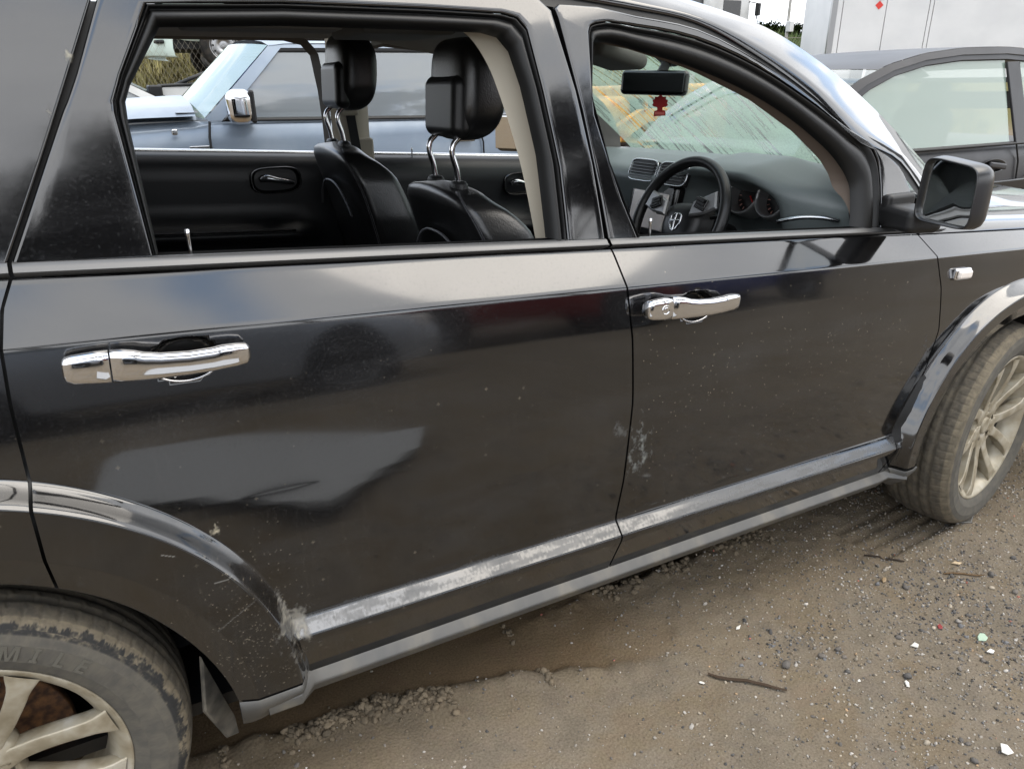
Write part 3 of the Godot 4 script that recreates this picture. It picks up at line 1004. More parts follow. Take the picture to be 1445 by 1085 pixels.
func far_doors(car: Node3D) -> void:
	for q in [[0.1, 1.235, "door_002"], [1.245, 2.42, "door_003"]]:
		var d = Node3D.new()
		d.name = q[2]
		car.add_child(d)
		var x0: float = q[0]
		var x1: float = q[1]
		var prof = [[0.0, -1.76], [0.0, -1.70], [0.012, -1.66], [0.05, -1.64], [0.10, -1.635], [0.17, -1.645], [0.23, -1.64], [0.26, -1.60], [0.275, -1.575], [0.295, -1.575], [0.31, -1.60], [0.34, -1.645], [0.55, -1.65], [0.85, -1.63]]
		obj("door_lining", MB.new().grid(30, prof.size() - 1, func(u, w):
			var x = lerpf(x0, x1, u)
			var p: Array = prof[roundi(w * (prof.size() - 1))]
			var arm = smoothstep(0.0, 0.08, u) * smoothstep(0.9, 0.8, u)
			var z: float = p[1] if p[0] < 0.24 or p[0] > 0.32 else lerpf(-1.645, p[1], arm)
			return Vector3(x, far_belt(x) - p[0], z), Vector3(0, 0.3, 1)), M.door_vinyl, d)
		obj("window_strip", MB.new().grid(20, 4, func(u, w):
			var x = lerpf(x0, x1, u)
			var p: Vector2 = [Vector2(0.0, -1.70), Vector2(0.007, -1.703), Vector2(0.009, -1.715), Vector2(0.006, -1.75), Vector2(0, -1.76)][roundi(w * 4)]
			return Vector3(x, far_belt(x) + p.x, p.y), Vector3(0, 1, 0)), M.chrome_dull, d)
		# inside handle in its cup
		var hx: float = 0.952 if x0 < 1 else 1.985
		var hy: float = 1.148 if x0 < 1 else 1.068
		obj("handle_cup", MB.new().grid(40, 5, func(u, w):
			var a = u * TAU
			var r: Array = [[1.06, 0.0], [1.03, 0.010], [0.98, 0.011], [0.92, 0.002], [0.8, -0.02], [0.01, -0.026]][roundi(w * 5)]
			return Vector3(hx + signf(cos(a)) * pow(absf(cos(a)), 0.55) * 0.088 * r[0], hy + signf(sin(a)) * pow(absf(sin(a)), 0.7) * 0.045 * r[0], -1.628 + r[1]), Vector3(0, 0, 1), null, true), M.dark_gloss, d)
		obj("handle_lever", MB.new().tube(smooth([Vector3(hx - 0.055, hy + 0.004, -1.628), Vector3(hx - 0.035, hy + 0.010, -1.614), Vector3(hx, hy + 0.002, -1.608), Vector3(hx + 0.045, hy - 0.008, -1.612), Vector3(hx + 0.062, hy - 0.012, -1.622)], 5), [0.010, 0.011, 0.012, 0.013, 0.013, 0.013, 0.013, 0.012, 0.012, 0.011, 0.011, 0.010, 0.010, 0.009, 0.009, 0.009, 0.008, 0.008, 0.008, 0.007, 0.006], 12), M.chrome_dull, d)
		obj("lock_pin", MB.new().lathe([Vector2(0.0005, 0.03), Vector2(0.004, 0.029), Vector2(0.0045, 0.02), Vector2(0.003, 0.018), Vector2(0.003, -0.02)], 8, Transform3D(Basis(), Vector3(x0 + 0.26, far_belt(x0 + 0.26), -1.675))), M.chrome_dull, d)
	# a bright strip along the rear armrest
	obj("armrest_strip", MB.new().box(Vector3(0.74, 0.985, -1.572), Vector3(0.5, 0.008, 0.006), Basis(Vector3.BACK, -0.06), 0.002), M.dark_gloss, car)
	# window surrounds of the far side: middle pillar, screen pillar, header
	var hdr = [Vector2(-0.2, 1.615), Vector2(0.6, 1.618), Vector2(1.06, 1.618), Vector2(1.12, 1.605), Vector2(1.15, 1.57), Vector2(1.165, 1.45), Vector2(1.17, 1.35), Vector2(1.172, 1.15)]
	var hdr2 = [Vector2(1.335, 1.15), Vector2(1.34, 1.35), Vector2(1.348, 1.45), Vector2(1.355, 1.55), Vector2(1.375, 1.59), Vector2(1.43, 1.602), Vector2(1.62, 1.585), Vector2(1.83, 1.537), Vector2(1.97, 1.475), Vector2(2.12, 1.40), Vector2(2.28, 1.30), Vector2(2.34, 1.235), Vector2(2.35, 1.15)]
	var rimf = func(line: Array, mid: Vector2, mat_: Material, called: String, w0: float, w1: float, za: float, zb: float):
		obj(called, MB.new().grid((line.size() - 1) * 4, 3, func(u, w):
			var s = u * (line.size() - 1)
			var i = clampi(int(s), 0, line.size() - 2)
			var p: Vector2 = line[i].lerp(line[i + 1], s - i)
			var dn: Vector2 = (line[i + 1] - line[i]).orthogonal().normalized()
			if dn.dot(mid - p) < 0:
				dn = -dn
			p -= dn * lerpf(w0, w1, w)
			return Vector3(p.x, p.y, lerpf(za, zb, w)), Vector3(0, 0, 1)), mat_, car)
	rimf.call(hdr, Vector2(0.7, 1.4), M.rubber, "window_seal", 0.0, 0.022, -1.73, -1.69)
	rimf.call(hdr2, Vector2(1.7, 1.35), M.rubber, "window_seal", 0.0, 0.015, -1.72, -1.69)
	rimf.call(hdr2.slice(4), Vector2(1.7, 1.35), M.headliner, "header_trim", 0.012, 0.12, -1.692, -1.58)
	obj("header_trim", MB.new().grid(10, 3, func(u, w): return Vector3(lerpf(-0.9, 1.15, u), lerpf(1.633, 1.66, w), lerpf(-1.70, -1.62, w)), Vector3(0, -1, 1)), M.headliner, car)
	obj("roof_rail", MB.new().grid(10, 1, func(u, w): return Vector3(lerpf(-0.9, 2.0, u), lerpf(1.62, 1.72, w) - 0.2 * maxf(0, lerpf(-0.9, 2.0, u) - 1.6) - 0.02 * w, lerpf(-1.74, -1.64, w)), Vector3(0, 0, -1)), M.paint_plain, car)
	obj("pillar_trim", MB.new().grid(10, 6, func(u, w):
		var y = lerpf(1.635, 1.0, u)
		var x = lerpf(1.19, 1.335, w) + 0.01 * (1.0 - u)
		return Vector3(x, y, -1.69 + 0.035 * sin(PI * w)), Vector3(0, 0, 1)), M.beige, car)
	obj("seat_belt", MB.new().grid(12, 2, func(u, w):
		return Vector3(lerpf(1.235, 1.27, w) + 0.045 * u, lerpf(1.40, 0.9, u), -1.640 + 0.02 * u), Vector3(0, 0, 1)), M.webbing, car)
	obj("belt_anchor", MB.new().pillow(Vector3(1.252, 1.385, -1.648), Vector3(0.075, 0.05, 0.03), Basis(), 0.012), M.beige, car)
	obj("pillar_cover", MB.new().pillow(Vector3(1.305, 1.235, -1.655), Vector3(0.07, 0.09, 0.03), Basis(), 0.012), M.beige, car)
	# far door mirror
	var mb = MB.new().pillow(Vector3(2.135, 1.255, -1.96), Vector3(0.07, 0.17, 0.22), Basis(Vector3.UP, 0.5), 0.034, 5)
	obj("door_mirror", mb, M.dark_gloss, car)
	obj("door_mirror_glass", MB.new().pillow(Vector3(2.135, 1.257, -1.96) + Basis(Vector3.UP, 0.5) * Vector3(-0.033, 0, 0), Vector3(0.008, 0.145, 0.19), Basis(Vector3.UP, 0.5), 0.0035), M.mirror_glass, car)


func dashboard(car: Node3D) -> void:
	var dash = obj("dashboard", MB.new().grid(80, 40, func(u, w):
		var z = lerpf(-0.155, -1.70, u)
		var brow = smoothstep(0.24, 0.10, absf(z + 0.55))
		var mid = smoothstep(0.34, 0.2, absf(z + 1.0))
		var bulge = 4.0 * u * (1 - u)
		var edge = 2.30 + 0.20 * sqrt(maxf(bulge, 0.0)) * (1.0 - 0.5 * u) + 0.16 * u
		var back = 2.16 - 0.05 * mid + 0.10 * smoothstep(-0.34, -0.155, z)
		# from the glass backwards, over the lip, down to the knees
		var px: float = interp([0, 0.3, 0.5, 0.6, 0.66, 0.72, 0.8, 1.0], [edge + 0.3, edge, lerpf(edge, back, 0.6), back - 0.02 - 0.03 * brow, back - 0.05 - 0.05 * brow, back - 0.035 + 0.13 * brow, back + 0.16 * brow, 2.36], w)
		var py: float = interp([0, 0.3, 0.5, 0.6, 0.66, 0.72, 0.8, 1.0], [1.10, 1.215, 1.225, 1.195, 1.165, 1.125, 1.03, 0.62], w)
		py += brow * (0.035 * smoothstep(0.3, 0.6, w) * smoothstep(0.78, 0.64, w)) - 0.035 * smoothstep(-0.36, -0.155, z) * smoothstep(0.2, 0.5, w)
		return Vector3(px, py - 0.02 * u, z), Vector3(-1, 1, 0)), M.dash, car)
	# vents with slats and a bright bezel
	for q in [[Vector3(2.088, 1.176, -0.75), 0.14, 0.07], [Vector3(2.088, 1.176, -0.91), 0.14, 0.07]]:
		var bas = Basis(Vector3.UP, 0.0) * Basis(Vector3.BACK, -0.35)
		var v = obj("air_vent", MB.new().box(q[0], Vector3(0.02, q[2], q[1]), bas, 0.004), M.dark_plastic, dash)
		for i in 5:
			obj("vent_slat", MB.new().box(q[0] + bas * Vector3(-0.012, (i - 2) * 0.0105, 0), Vector3(0.014, 0.003, q[1] - 0.012), bas, 0.001), M.dark_gloss, dash)
		var pts = []
		for i in 33:
			var a = TAU * i / 32.0
			pts.append(q[0] + bas * Vector3(-0.011, signf(sin(a)) * pow(absf(sin(a)), 0.5) * q[2] * 0.53, signf(cos(a)) * pow(absf(cos(a)), 0.4) * q[1] * 0.53))
		obj("vent_bezel", MB.new().tube(pts, 0.003, 8, false), M.chrome_dull, dash)
	obj("console_surround", MB.new().pillow(Vector3(2.088, 1.045, -0.85), Vector3(0.05, 0.20, 0.25), Basis(Vector3.BACK, -0.2), 0.02), M.dark_gloss, dash)
	obj("screen", MB.new().pillow(Vector3(2.064, 1.05, -0.85), Vector3(0.012, 0.125, 0.19), Basis(Vector3.BACK, -0.2), 0.004), M.display, dash)
	# the small side vent and the bright strip near the driver's door
	var b2 = Basis(Vector3.BACK, -0.75) * Basis(Vector3.UP, -0.25)
	for i in 6:
		obj("vent_slat", MB.new().box(Vector3(2.285, 1.128, -0.20) + b2 * Vector3((i - 2.5) * 0.009, 0.006, 0.0), Vector3(0.004, 0.012, 0.045), b2 * Basis(Vector3.UP, 0.3), 0.001), M.dark_gloss, dash)
	obj("trim_strip", MB.new().tube(smooth([Vector3(2.10, 1.086, -0.30), Vector3(2.13, 1.102, -0.25), Vector3(2.17, 1.104, -0.21), Vector3(2.21, 1.096, -0.18)], 6), 0.006, 8), M.chrome_dull, dash)
	# instruments: three hooded dials
	for q in [[-0.43, 0.056], [-0.55, 0.060], [-0.67, 0.056]]:
		var xf = Transform3D(Basis(Vector3.BACK, PI / 2 - 0.30), Vector3(2.245, 1.118, q[0]))
		var r: float = q[1]
		obj("dial_hood", MB.new().lathe([Vector2(r - 0.006, 0.0), Vector2(r - 0.004, 0.035), Vector2(r, 0.046), Vector2(r + 0.006, 0.046), Vector2(r + 0.009, 0.038), Vector2(r + 0.011, -0.02)], 48, xf), M.satin, dash)
		obj("dial_face", MB.new().lathe([Vector2(0.001, 0.002), Vector2(r - 0.005, 0.002), Vector2(r - 0.005, -0.004)], 36, xf), M.dial, dash)
		var marks = MB.new()
		for k in 13:
			var a = lerpf(-0.7, PI + 0.7, k / 12.0)
			marks.box(xf * Vector3(-sin(a) * r * 0.74, 0.0035, cos(a) * r * 0.74), Vector3(0.002, 0.002, 0.009), xf.basis * Basis(Vector3.UP, -a))
		obj("dial_marks", marks, M.dial_marks, dash)
		obj("dial_needle", MB.new().box(xf * Vector3(-0.014, 0.006, 0.012), Vector3(0.003, 0.002, 0.04), xf.basis * Basis(Vector3.UP, -0.8)), M.red_print, dash)
	obj("dial_cowl", MB.new().pillow(Vector3(2.31, 1.12, -0.55), Vector3(0.03, 0.15, 0.40), Basis(Vector3.BACK, -0.2), 0.01), M.dark_plastic, dash)


func steering(car: Node3D) -> void:
	var tilt = 0.42
	# local: y along the column towards the driver, x up the wheel, z across
	var ax = Vector3(-cos(tilt), sin(tilt), 0)
	var upw = Vector3(sin(tilt), cos(tilt), 0)
	var roll = 0.10
	var bas = Basis(upw, ax, upw.cross(ax)) * Basis(Vector3.UP, roll)
	var xf = Transform3D(bas, Vector3(1.945, 1.068, -0.555))
	var w = Node3D.new()
	w.name = "steering_wheel"
	car.add_child(w)
	obj("wheel_ring", MB.new().grid(72, 16, func(u, q):
		var a = u * TAU
		var b = q * TAU
		var r = 0.186 + 0.0155 * cos(b)
		return xf * Vector3(r * cos(a), 0.0185 * sin(b), r * sin(a)), null, null, true), M.leather_plain, w)
	obj("wheel_hub", MB.new().grid(40, 12, func(u, q):
		var th = lerpf(0.0, PI / 2, q)
		var a = u * TAU
		var cr = pow(maxf(cos(th), 0.0), 0.6) if q > 0 else 1.12
		var x = signf(cos(a)) * pow(absf(cos(a)), 0.72) * 0.072 * cr
		var z = signf(sin(a)) * pow(absf(sin(a)), 0.72) * 0.082 * cr * (1.0 + 0.12 * cos(a))
		return xf * Vector3(x - 0.008, (-0.06 if q == 0.0 else -0.03 + 0.036 * pow(sin(th), 1.2)), z), bas.y, null, true), M.leather_plain, w)
	# spokes: two broad ones up to the sides, one pair below
	for s in [-1.0, 1.0]:
		var sp = MB.new().slab([Vector2(0.058, 0.006), Vector2(0.075, 0.048), Vector2(0.164, 0.055), Vector2(0.166, 0.0), Vector2(0.12, -0.004)], 0.018, xf * Transform3D(Basis(Vector3(0.30, 0, s * 0.95).normalized(), Vector3(0.95, 0, -s * 0.30).normalized(), Vector3(0, 1, 0)), Vector3(-0.012, 0.006, 0)), 0.005)
		obj("wheel_spoke", sp, M.satin, w)
		obj("button_pad", MB.new().pillow(xf * (Vector3(-0.012, 0.018, 0) + Vector3(0.30, 0, s * 0.95).normalized() * 0.112 + Vector3(0.95, 0, -s * 0.30).normalized() * 0.028), Vector3(0.036, 0.008, 0.046), bas * Basis(Vector3.UP, -s * 0.3), 0.004), M.dark_gloss, w)
		for k in 3:
			obj("button", MB.new().pillow(xf * (Vector3(-0.012, 0.023, 0) + Vector3(0.30, 0, s * 0.95).normalized() * 0.112 + Vector3(0.95, 0, -s * 0.30).normalized() * (0.017 + 0.011 * k)), Vector3(0.008, 0.005, 0.036), bas * Basis(Vector3.UP, -s * 0.3), 0.002), M.dark_plastic, w)
		obj("lower_spoke", MB.new().slab([Vector2(0.05, -0.016), Vector2(0.05, 0.016), Vector2(0.168, 0.012), Vector2(0.168, -0.012)], 0.016, xf * Transform3D(Basis(Vector3(-0.93, 0, s * 0.37).normalized(), Vector3(-0.37, 0, -s * 0.93).normalized(), Vector3(0, 1, 0)), Vector3(-0.01, 0.0, 0)), 0.005), M.satin, w)
	# the emblem: a shield with a cross
	var ex = xf * Transform3D(Basis(Vector3(0, 0, -1), Vector3(1, 0, 0), Vector3(0, 1, 0)), Vector3(-0.008, 0.0065, 0))
	var em = MB.new()
	var sh = [Vector2(-0.022, 0.020), Vector2(-0.010, 0.026), Vector2(0.010, 0.026), Vector2(0.022, 0.020), Vector2(0.022, -0.004), Vector2(0.012, -0.020), Vector2(0.0, -0.028), Vector2(-0.012, -0.020), Vector2(-0.022, -0.004), Vector2(-0.022, 0.020)]
	em.tube(sh.map(func(p): return ex * Vector3(p.x, p.y, 0)), 0.0028, 8)
	em.tube([ex * Vector3(-0.022, 0.006, 0.001), ex * Vector3(0, 0.004, 0.002), ex * Vector3(0.022, 0.006, 0.001)], 0.003, 8)
	em.tube([ex * Vector3(0, 0.026, 0.001), ex * Vector3(0, 0.0, 0.002), ex * Vector3(0, -0.027, 0.001)], 0.003, 8)
	obj("emblem", em, M.chrome, w)
	obj("column_cowl", MB.new().tube([xf * Vector3(0, -0.02, 0), xf * Vector3(0, -0.10, 0), xf * Vector3(0, -0.22, 0)], [0.05, 0.055, 0.06], 20), M.dark_plastic, w)
	for s in [-1.0, 1.0]:
		obj("stalk", MB.new().tube([xf * Vector3(0.01, -0.055, 0), xf * Vector3(0.03, -0.05, s * 0.10), xf * Vector3(0.035, -0.04, s * 0.15)], [0.007, 0.006, 0.008], 10), M.dark_plastic, w)


func looking_mirror(car: Node3D) -> void:
	var c = Vector3(2.09, 1.462, -0.89)
	var bas = Basis(Vector3.UP, 0.55) * Basis(Vector3.BACK, -0.10) * Basis(Vector3.RIGHT, 0.03)
	var m = obj("interior_mirror", MB.new().pillow(c, Vector3(0.035, 0.078, 0.235), bas, 0.016, 5), M.dark_gloss, car)
	obj("mirror_glass", MB.new().pillow(c + bas * Vector3(-0.016, 0.001, 0), Vector3(0.006, 0.060, 0.214), bas, 0.0025), M.smoke_mirror, m)
	obj("mirror_stem", MB.new().tube(smooth([c + Vector3(0.015, 0.02, 0), c + Vector3(0.04, 0.05, 0.0), c + Vector3(0.05, 0.09, 0)], 4), 0.016, 12), M.dark_plastic, m)
	obj("mirror_mount", MB.new().pillow(c + Vector3(0.045, 0.085, 0), Vector3(0.09, 0.045, 0.075), Basis(Vector3.BACK, -0.55), 0.018), M.dark_plastic, m)
	# the cardboard tree that hangs from it
	var f = thing("air_freshener", "red cardboard tree-shaped air freshener hanging below the black car's interior mirror", "air freshener", Vector3(2.115, 1.388, -0.885), -0.85 + PI / 2 - 1.2)
	var o = [Vector2(0, 0.036), Vector2(0.010, 0.030), Vector2(0.020, 0.031), Vector2(0.019, 0.022), Vector2(0.027, 0.020), Vector2(0.024, 0.010), Vector2(0.028, 0.003), Vector2(0.020, -0.002), Vector2(0.010, -0.003), Vector2(0.009, -0.012), Vector2(0.020, -0.014), Vector2(0.021, -0.030), Vector2(-0.019, -0.032), Vector2(-0.018, -0.015), Vector2(-0.008, -0.012), Vector2(-0.009, -0.003), Vector2(-0.019, -0.001), Vector2(-0.027, 0.004), Vector2(-0.023, 0.011), Vector2(-0.026, 0.020), Vector2(-0.018, 0.022), Vector2(-0.019, 0.031), Vector2(-0.009, 0.030)]
	obj("card", MB.new().slab(o, 0.0025), M.red_card, f)
	obj("label_strip", MB.new().box(Vector3(0.001, -0.0225, 0.0016), Vector3(0.032, 0.009, 0.0008), Basis(Vector3.BACK, -0.05)), M.pink_print, f)
	obj("string", MB.new().tube([Vector3(0, 0.034, 0), Vector3(0.002, 0.06, 0), Vector3(-0.004, 0.09, 0)], 0.0006, 5), M.webbing, f)

# ---------------------------------------------------------------- light, air and camera
func build_light() -> void:
	var cam = Camera3D.new()
	cam.name = "camera"
	cam.fov = 55.895
	cam.near = 0.05
	cam.far = 900.0
	cam.transform = Transform3D(Basis(Vector3.UP, -0.4835) * Basis(Vector3.RIGHT, -0.3907) * Basis(Vector3.BACK, -0.0125), Vector3(0.4315, 1.4576, 1.2122))
	add_child(cam)
	var env = Environment.new()
	env.tonemap_mode = Environment.TONE_MAPPER_LINEAR
	env.tonemap_exposure = 2.4
	env.background_mode = Environment.BG_SKY
	env.background_energy_multiplier = 1.0
	env.sdfgi_enabled = true
	env.ssao_enabled = true
	env.ssil_enabled = true
	var sky = Sky.new()
	var pan = PanoramaSkyMaterial.new()
	pan.panorama = cloud_panorama()
	sky.sky_material = pan
	env.sky = sky
	var we = WorldEnvironment.new()
	we.name = "air"
	we.environment = env
	add_child(we)
	var sun = DirectionalLight3D.new()
	sun.name = "sun"
	sun.light_energy = 0.3
	sun.light_color = Color(1.0, 0.96, 0.9)
	sun.light_angular_distance = 50.0
	sun.shadow_enabled = true
	sun.rotation = Vector3(-1.05, 0.9, 0)
	add_child(sun)


func cloud_panorama() -> ImageTexture:
	var w = 768
	var h = 384
	var im = Image.create(w, h, false, Image.FORMAT_RGBF)
	var f = noise(21, 1.5, 6)
	var g = noise(22, 4.0, 4)
	for j in h:
		var el = PI / 2 - PI * (j + 0.5) / h
		for i in w:
			var az = TAU * (i + 0.5) / w
			var d = Vector3(cos(el) * cos(az), sin(el), cos(el) * sin(az))
			var q = d / maxf(0.22 + d.y, 0.2)
			var c = f.get_noise_3d(q.x * 0.9, q.z * 0.9, 3.0) + 0.35 * g.get_noise_3d(q.x, q.z, 9.0)
			var cover = smoothstep(-0.42, -0.02, c - 0.22 * smoothstep(0.0, 0.8, d.x))
			var thick = smoothstep(0.05, 0.5, c)
			var blue = Color(0.50, 0.66, 0.92).lerp(Color(0.85, 0.92, 1.0), smoothstep(0.5, 0.0, d.y))
			var white = Color(1.02, 1.03, 1.05).lerp(Color(0.82, 0.84, 0.88), thick)
			var col = blue.lerp(white, cover)
			if d.y < 0.0:
				col = Color(0.30, 0.27, 0.23)
			im.set_pixel(i, j, col)
	return ImageTexture.create_from_image(im)


# ---------------------------------------------------------------- materials
func dirt_picture() -> Array:
	# the film of dust, splashes and scuffs on the black side, laid out in metres along it
	var w = 1920
	var h = 960
	var big = noise(31, 0.006, 5).get_image(w, h)
	var fine = noise(32, 0.42, 2).get_image(w, h)
	var rub = noise(33, 0.018, 5)
	rub.domain_warp_enabled = true
	rub.domain_warp_amplitude = 40.0
	rub.domain_warp_frequency = 0.01
	var wipe = rub.get_image(w / 5, h)
	wipe.resize(w, h, Image.INTERPOLATE_CUBIC)
	for im in [big, fine, wipe]:
		im.convert(Image.FORMAT_L8)
	var a: PackedByteArray = big.get_data()
	var b: PackedByteArray = fine.get_data()
	var c: PackedByteArray = wipe.get_data()
	var out = PackedByteArray()
	out.resize(w * h * 3)
	var gls = PackedByteArray()
	gls.resize(w * h * 3)
	for i in w * h:
		var d = a[i] / 255.0 * 0.55 + b[i] / 255.0 * 0.45
		var s = c[i] / 255.0
		# share of dust: patchy, with a grain
		var k = 9.0 + 28.0 * d * d + 34.0 * maxf(0.0, s - 0.5)
		var speck = maxf(0.0, b[i] / 255.0 - 0.67)
		k += 40.0 * speck
		gls[i * 3] = int(255.0 * clampf(1.0 - 1.0 * speck - 0.5 * maxf(0.0, s - 0.5), 0.0, 1.0))
		gls[i * 3 + 1] = int(255.0 * (0.065 + 0.10 * s * s + 0.3 * speck))
		gls[i * 3 + 2] = 0
		out[i * 3] = int(k)
		out[i * 3 + 1] = int(k)
		out[i * 3 + 2] = int(k + 1.0)
	var img = Image.create_from_data(w, h, false, Image.FORMAT_RGB8, out)
	var gloss = Image.create_from_data(w, h, false, Image.FORMAT_RGB8, gls)
	var put = func(x: float, y: float, r: float, col: Color, al: float):
		var px = int((x + 0.95) / 4.8 * w)
		var py = int((1.75 - y) / 2.4 * h)
		var rr = maxi(0, int(r * w / 4.8))
		for dy in range(-rr, rr + 1):
			for dx in range(-rr, rr + 1):
				if dx * dx + dy * dy <= rr * rr + 0.3 and px + dx >= 0 and px + dx < w and py + dy >= 0 and py + dy < h:
					img.set_pixel(px + dx, py + dy, img.get_pixel(px + dx, py + dy).lerp(col, al))
	var mud = Color(0.62, 0.57, 0.48)
	rng.seed = 77
	# dried splashes: thick behind the rear flare, along the doors' feet and round the B gap
	for i in 420:
		put.call(0.50 + rng.randfn(0.0, 0.05), 0.52 + rng.randfn(0.0, 0.10), 0.0, mud, rng.randf_range(0.15, 0.7))
	for i in 420:
		put.call(rng.randf_range(1.4, 2.35), 0.74 + rng.randfn(0.0, 0.13), 0.0, mud, rng.randf_range(0.3, 1.0))
	for i in 300:
		put.call(rng.randf_range(-0.2, 2.9), rng.randf_range(0.36, 1.0), 0.0, mud, rng.randf_range(0.1, 0.5))
	for i in 40:
		put.call(rng.randf_range(0.3, 2.4), rng.randf_range(0.4, 0.95), 0.003, mud, rng.randf_range(0.15, 0.5))
	# water marks that run down
	for i in 260:
		var x = rng.randf_range(0.2, 2.6)
		var y = rng.randf_range(0.5, 1.0)
		var l = rng.randf_range(0.04, 0.25)
		var al = rng.randf_range(0.02, 0.07)
		var n = int(l / 0.0025)
		for j in n:
			put.call(x + 0.003 * sin(j * 0.15 + i), y - j * 0.0025, 0.0, mud, al)
	# the chalky scuff beside the middle gap, rubbed patches along the crease and on the fender's edge
	var scuff = func(cx: float, cy: float, rx: float, ry: float, col: Color, amount: float, s: int):
		var nn = noise(s, 14.0, 5)
		var x0 = int((cx - rx + 0.95) / 4.8 * w)
		var x1 = int((cx + rx + 0.95) / 4.8 * w)
		var y0 = int((1.75 - cy - ry) / 2.4 * h)
		var y1 = int((1.75 - cy + ry) / 2.4 * h)
		for py in range(maxi(y0, 0), mini(y1, h)):
			for px in range(maxi(x0, 0), mini(x1, w)):
				var x = px * 4.8 / w - 0.95
				var y = 1.75 - py * 2.4 / h
				var e = Vector2((x - cx) / rx, (y - cy) / ry).length()
				var v = nn.get_noise_2d(x * (0.5 if rx > 2 * ry else 2.0), y * (4.0 if rx > 2 * ry else 1.2)) + 0.5 * nn.get_noise_2d(x * 9, y * 7) + 0.55 - e
				if v > 0.0:
					img.set_pixel(px, py, img.get_pixel(px, py).lerp(col, clampf(v * 1.6, 0.0, 1.0) * amount))
					gloss.set_pixel(px, py, gloss.get_pixel(px, py).lerp(Color(0.0, 0.6, 0.0), clampf(v * 2.2, 0.0, 1.0) * minf(1.0, amount * 1.6)))
	scuff.call(1.405, 0.655, 0.045, 0.11, Color(0.55, 0.56, 0.54), 0.75, 41)
	scuff.call(1.35, 0.72, 0.03, 0.04, Color(0.5, 0.5, 0.48), 0.5, 42)
	scuff.call(0.575, 0.49, 0.05, 0.11, Color(0.62, 0.60, 0.55), 0.7, 43)
	scuff.call(0.47, 0.735, 0.018, 0.02, Color(0.85, 0.8, 0.68), 0.95, 44)
	scuff.call(2.45, 0.70, 0.03, 0.12, Color(0.5, 0.51, 0.52), 0.45, 45)
	for i in 9:
		scuff.call(1.40 + i * 0.115, 0.456 - i * 0.0025, 0.12, 0.034, Color(0.32, 0.33, 0.33), 0.38, 50 + i)
	for i in 7:
		scuff.call(0.63 + i * 0.11, 0.478 - i * 0.0025, 0.12, 0.034, Color(0.34, 0.35, 0.35), 0.40, 70 + i)
	# scratches on the rear flare
	for q in [[0.44, 0.56, 0.51, 0.60], [0.45, 0.66, 0.48, 0.663], [0.38, 0.745, 0.40, 0.735]]:
		for j in 60:
			put.call(lerpf(q[0], q[2], j / 59.0), lerpf(q[1], q[3], j / 59.0), 0.0, Color(0.5, 0.5, 0.48), 0.3)
	# bird lime and leaf bits on the dark pillar panel
	for q in [[0.405, 1.50], [0.36, 1.43], [-0.02, 1.42]]:
		scuff.call(q[0], q[1], 0.014, 0.02, Color(0.7, 0.68, 0.6), 0.8, int(q[1] * 100))
	return [ImageTexture.create_from_image(img), ImageTexture.create_from_image(gloss)]


func streak_picture() -> ImageTexture:
	# dew on the windscreen: fine drops with tracks where it has run down
	var w = 640
	var h = 640
	var grain = noise(61, 0.22, 3).get_image(w, h)
	grain.convert(Image.FORMAT_L8)
	var patch = noise(62, 0.008, 4).get_image(w, h)
	patch.convert(Image.FORMAT_L8)
	var g: PackedByteArray = grain.get_data()
	var p: PackedByteArray = patch.get_data()
	var al = PackedFloat32Array()
	al.resize(w * h)
	for i in w * h:
		al[i] = 0.64 + 0.36 * (g[i] / 255.0 - 0.4) + 0.30 * (p[i] / 255.0 - 0.5)
	rng.seed = 9
	for k in 200:
		var x = rng.randf_range(0, w)
		var y = rng.randf_range(-120, h)
		var n = rng.randi_range(40, 260)
		var wd = rng.randi_range(2, 5)
		var dx = rng.randf_range(-0.10, 0.10)
		var deep = rng.randf_range(0.3, 0.8)
		for j in n:
			x += dx + rng.randf_range(-0.35, 0.35)
			for q in wd:
				var px = int(x) + q
				var py = int(y) + j
				if px >= 0 and px < w and py >= 0 and py < h:
					al[py * w + px] *= 1.0 - deep
		# the drop at its foot
		for dy in range(-2, 3):
			for ddx in range(-2, 3):
				var px = int(x) + ddx
				var py = int(y) + n + dy
				if px >= 0 and px < w and py >= 0 and py < h and ddx * ddx + dy * dy < 6:
					al[py * w + px] = 0.7
	var out = PackedByteArray()
	out.resize(w * h * 4)
	for i in w * h:
		out[i * 4] = 168
		out[i * 4 + 1] = 184
		out[i * 4 + 2] = 174
		out[i * 4 + 3] = int(clampf(al[i], 0.03, 0.9) * 255)
	return ImageTexture.create_from_image(Image.create_from_data(w, h, false, Image.FORMAT_RGBA8, out))


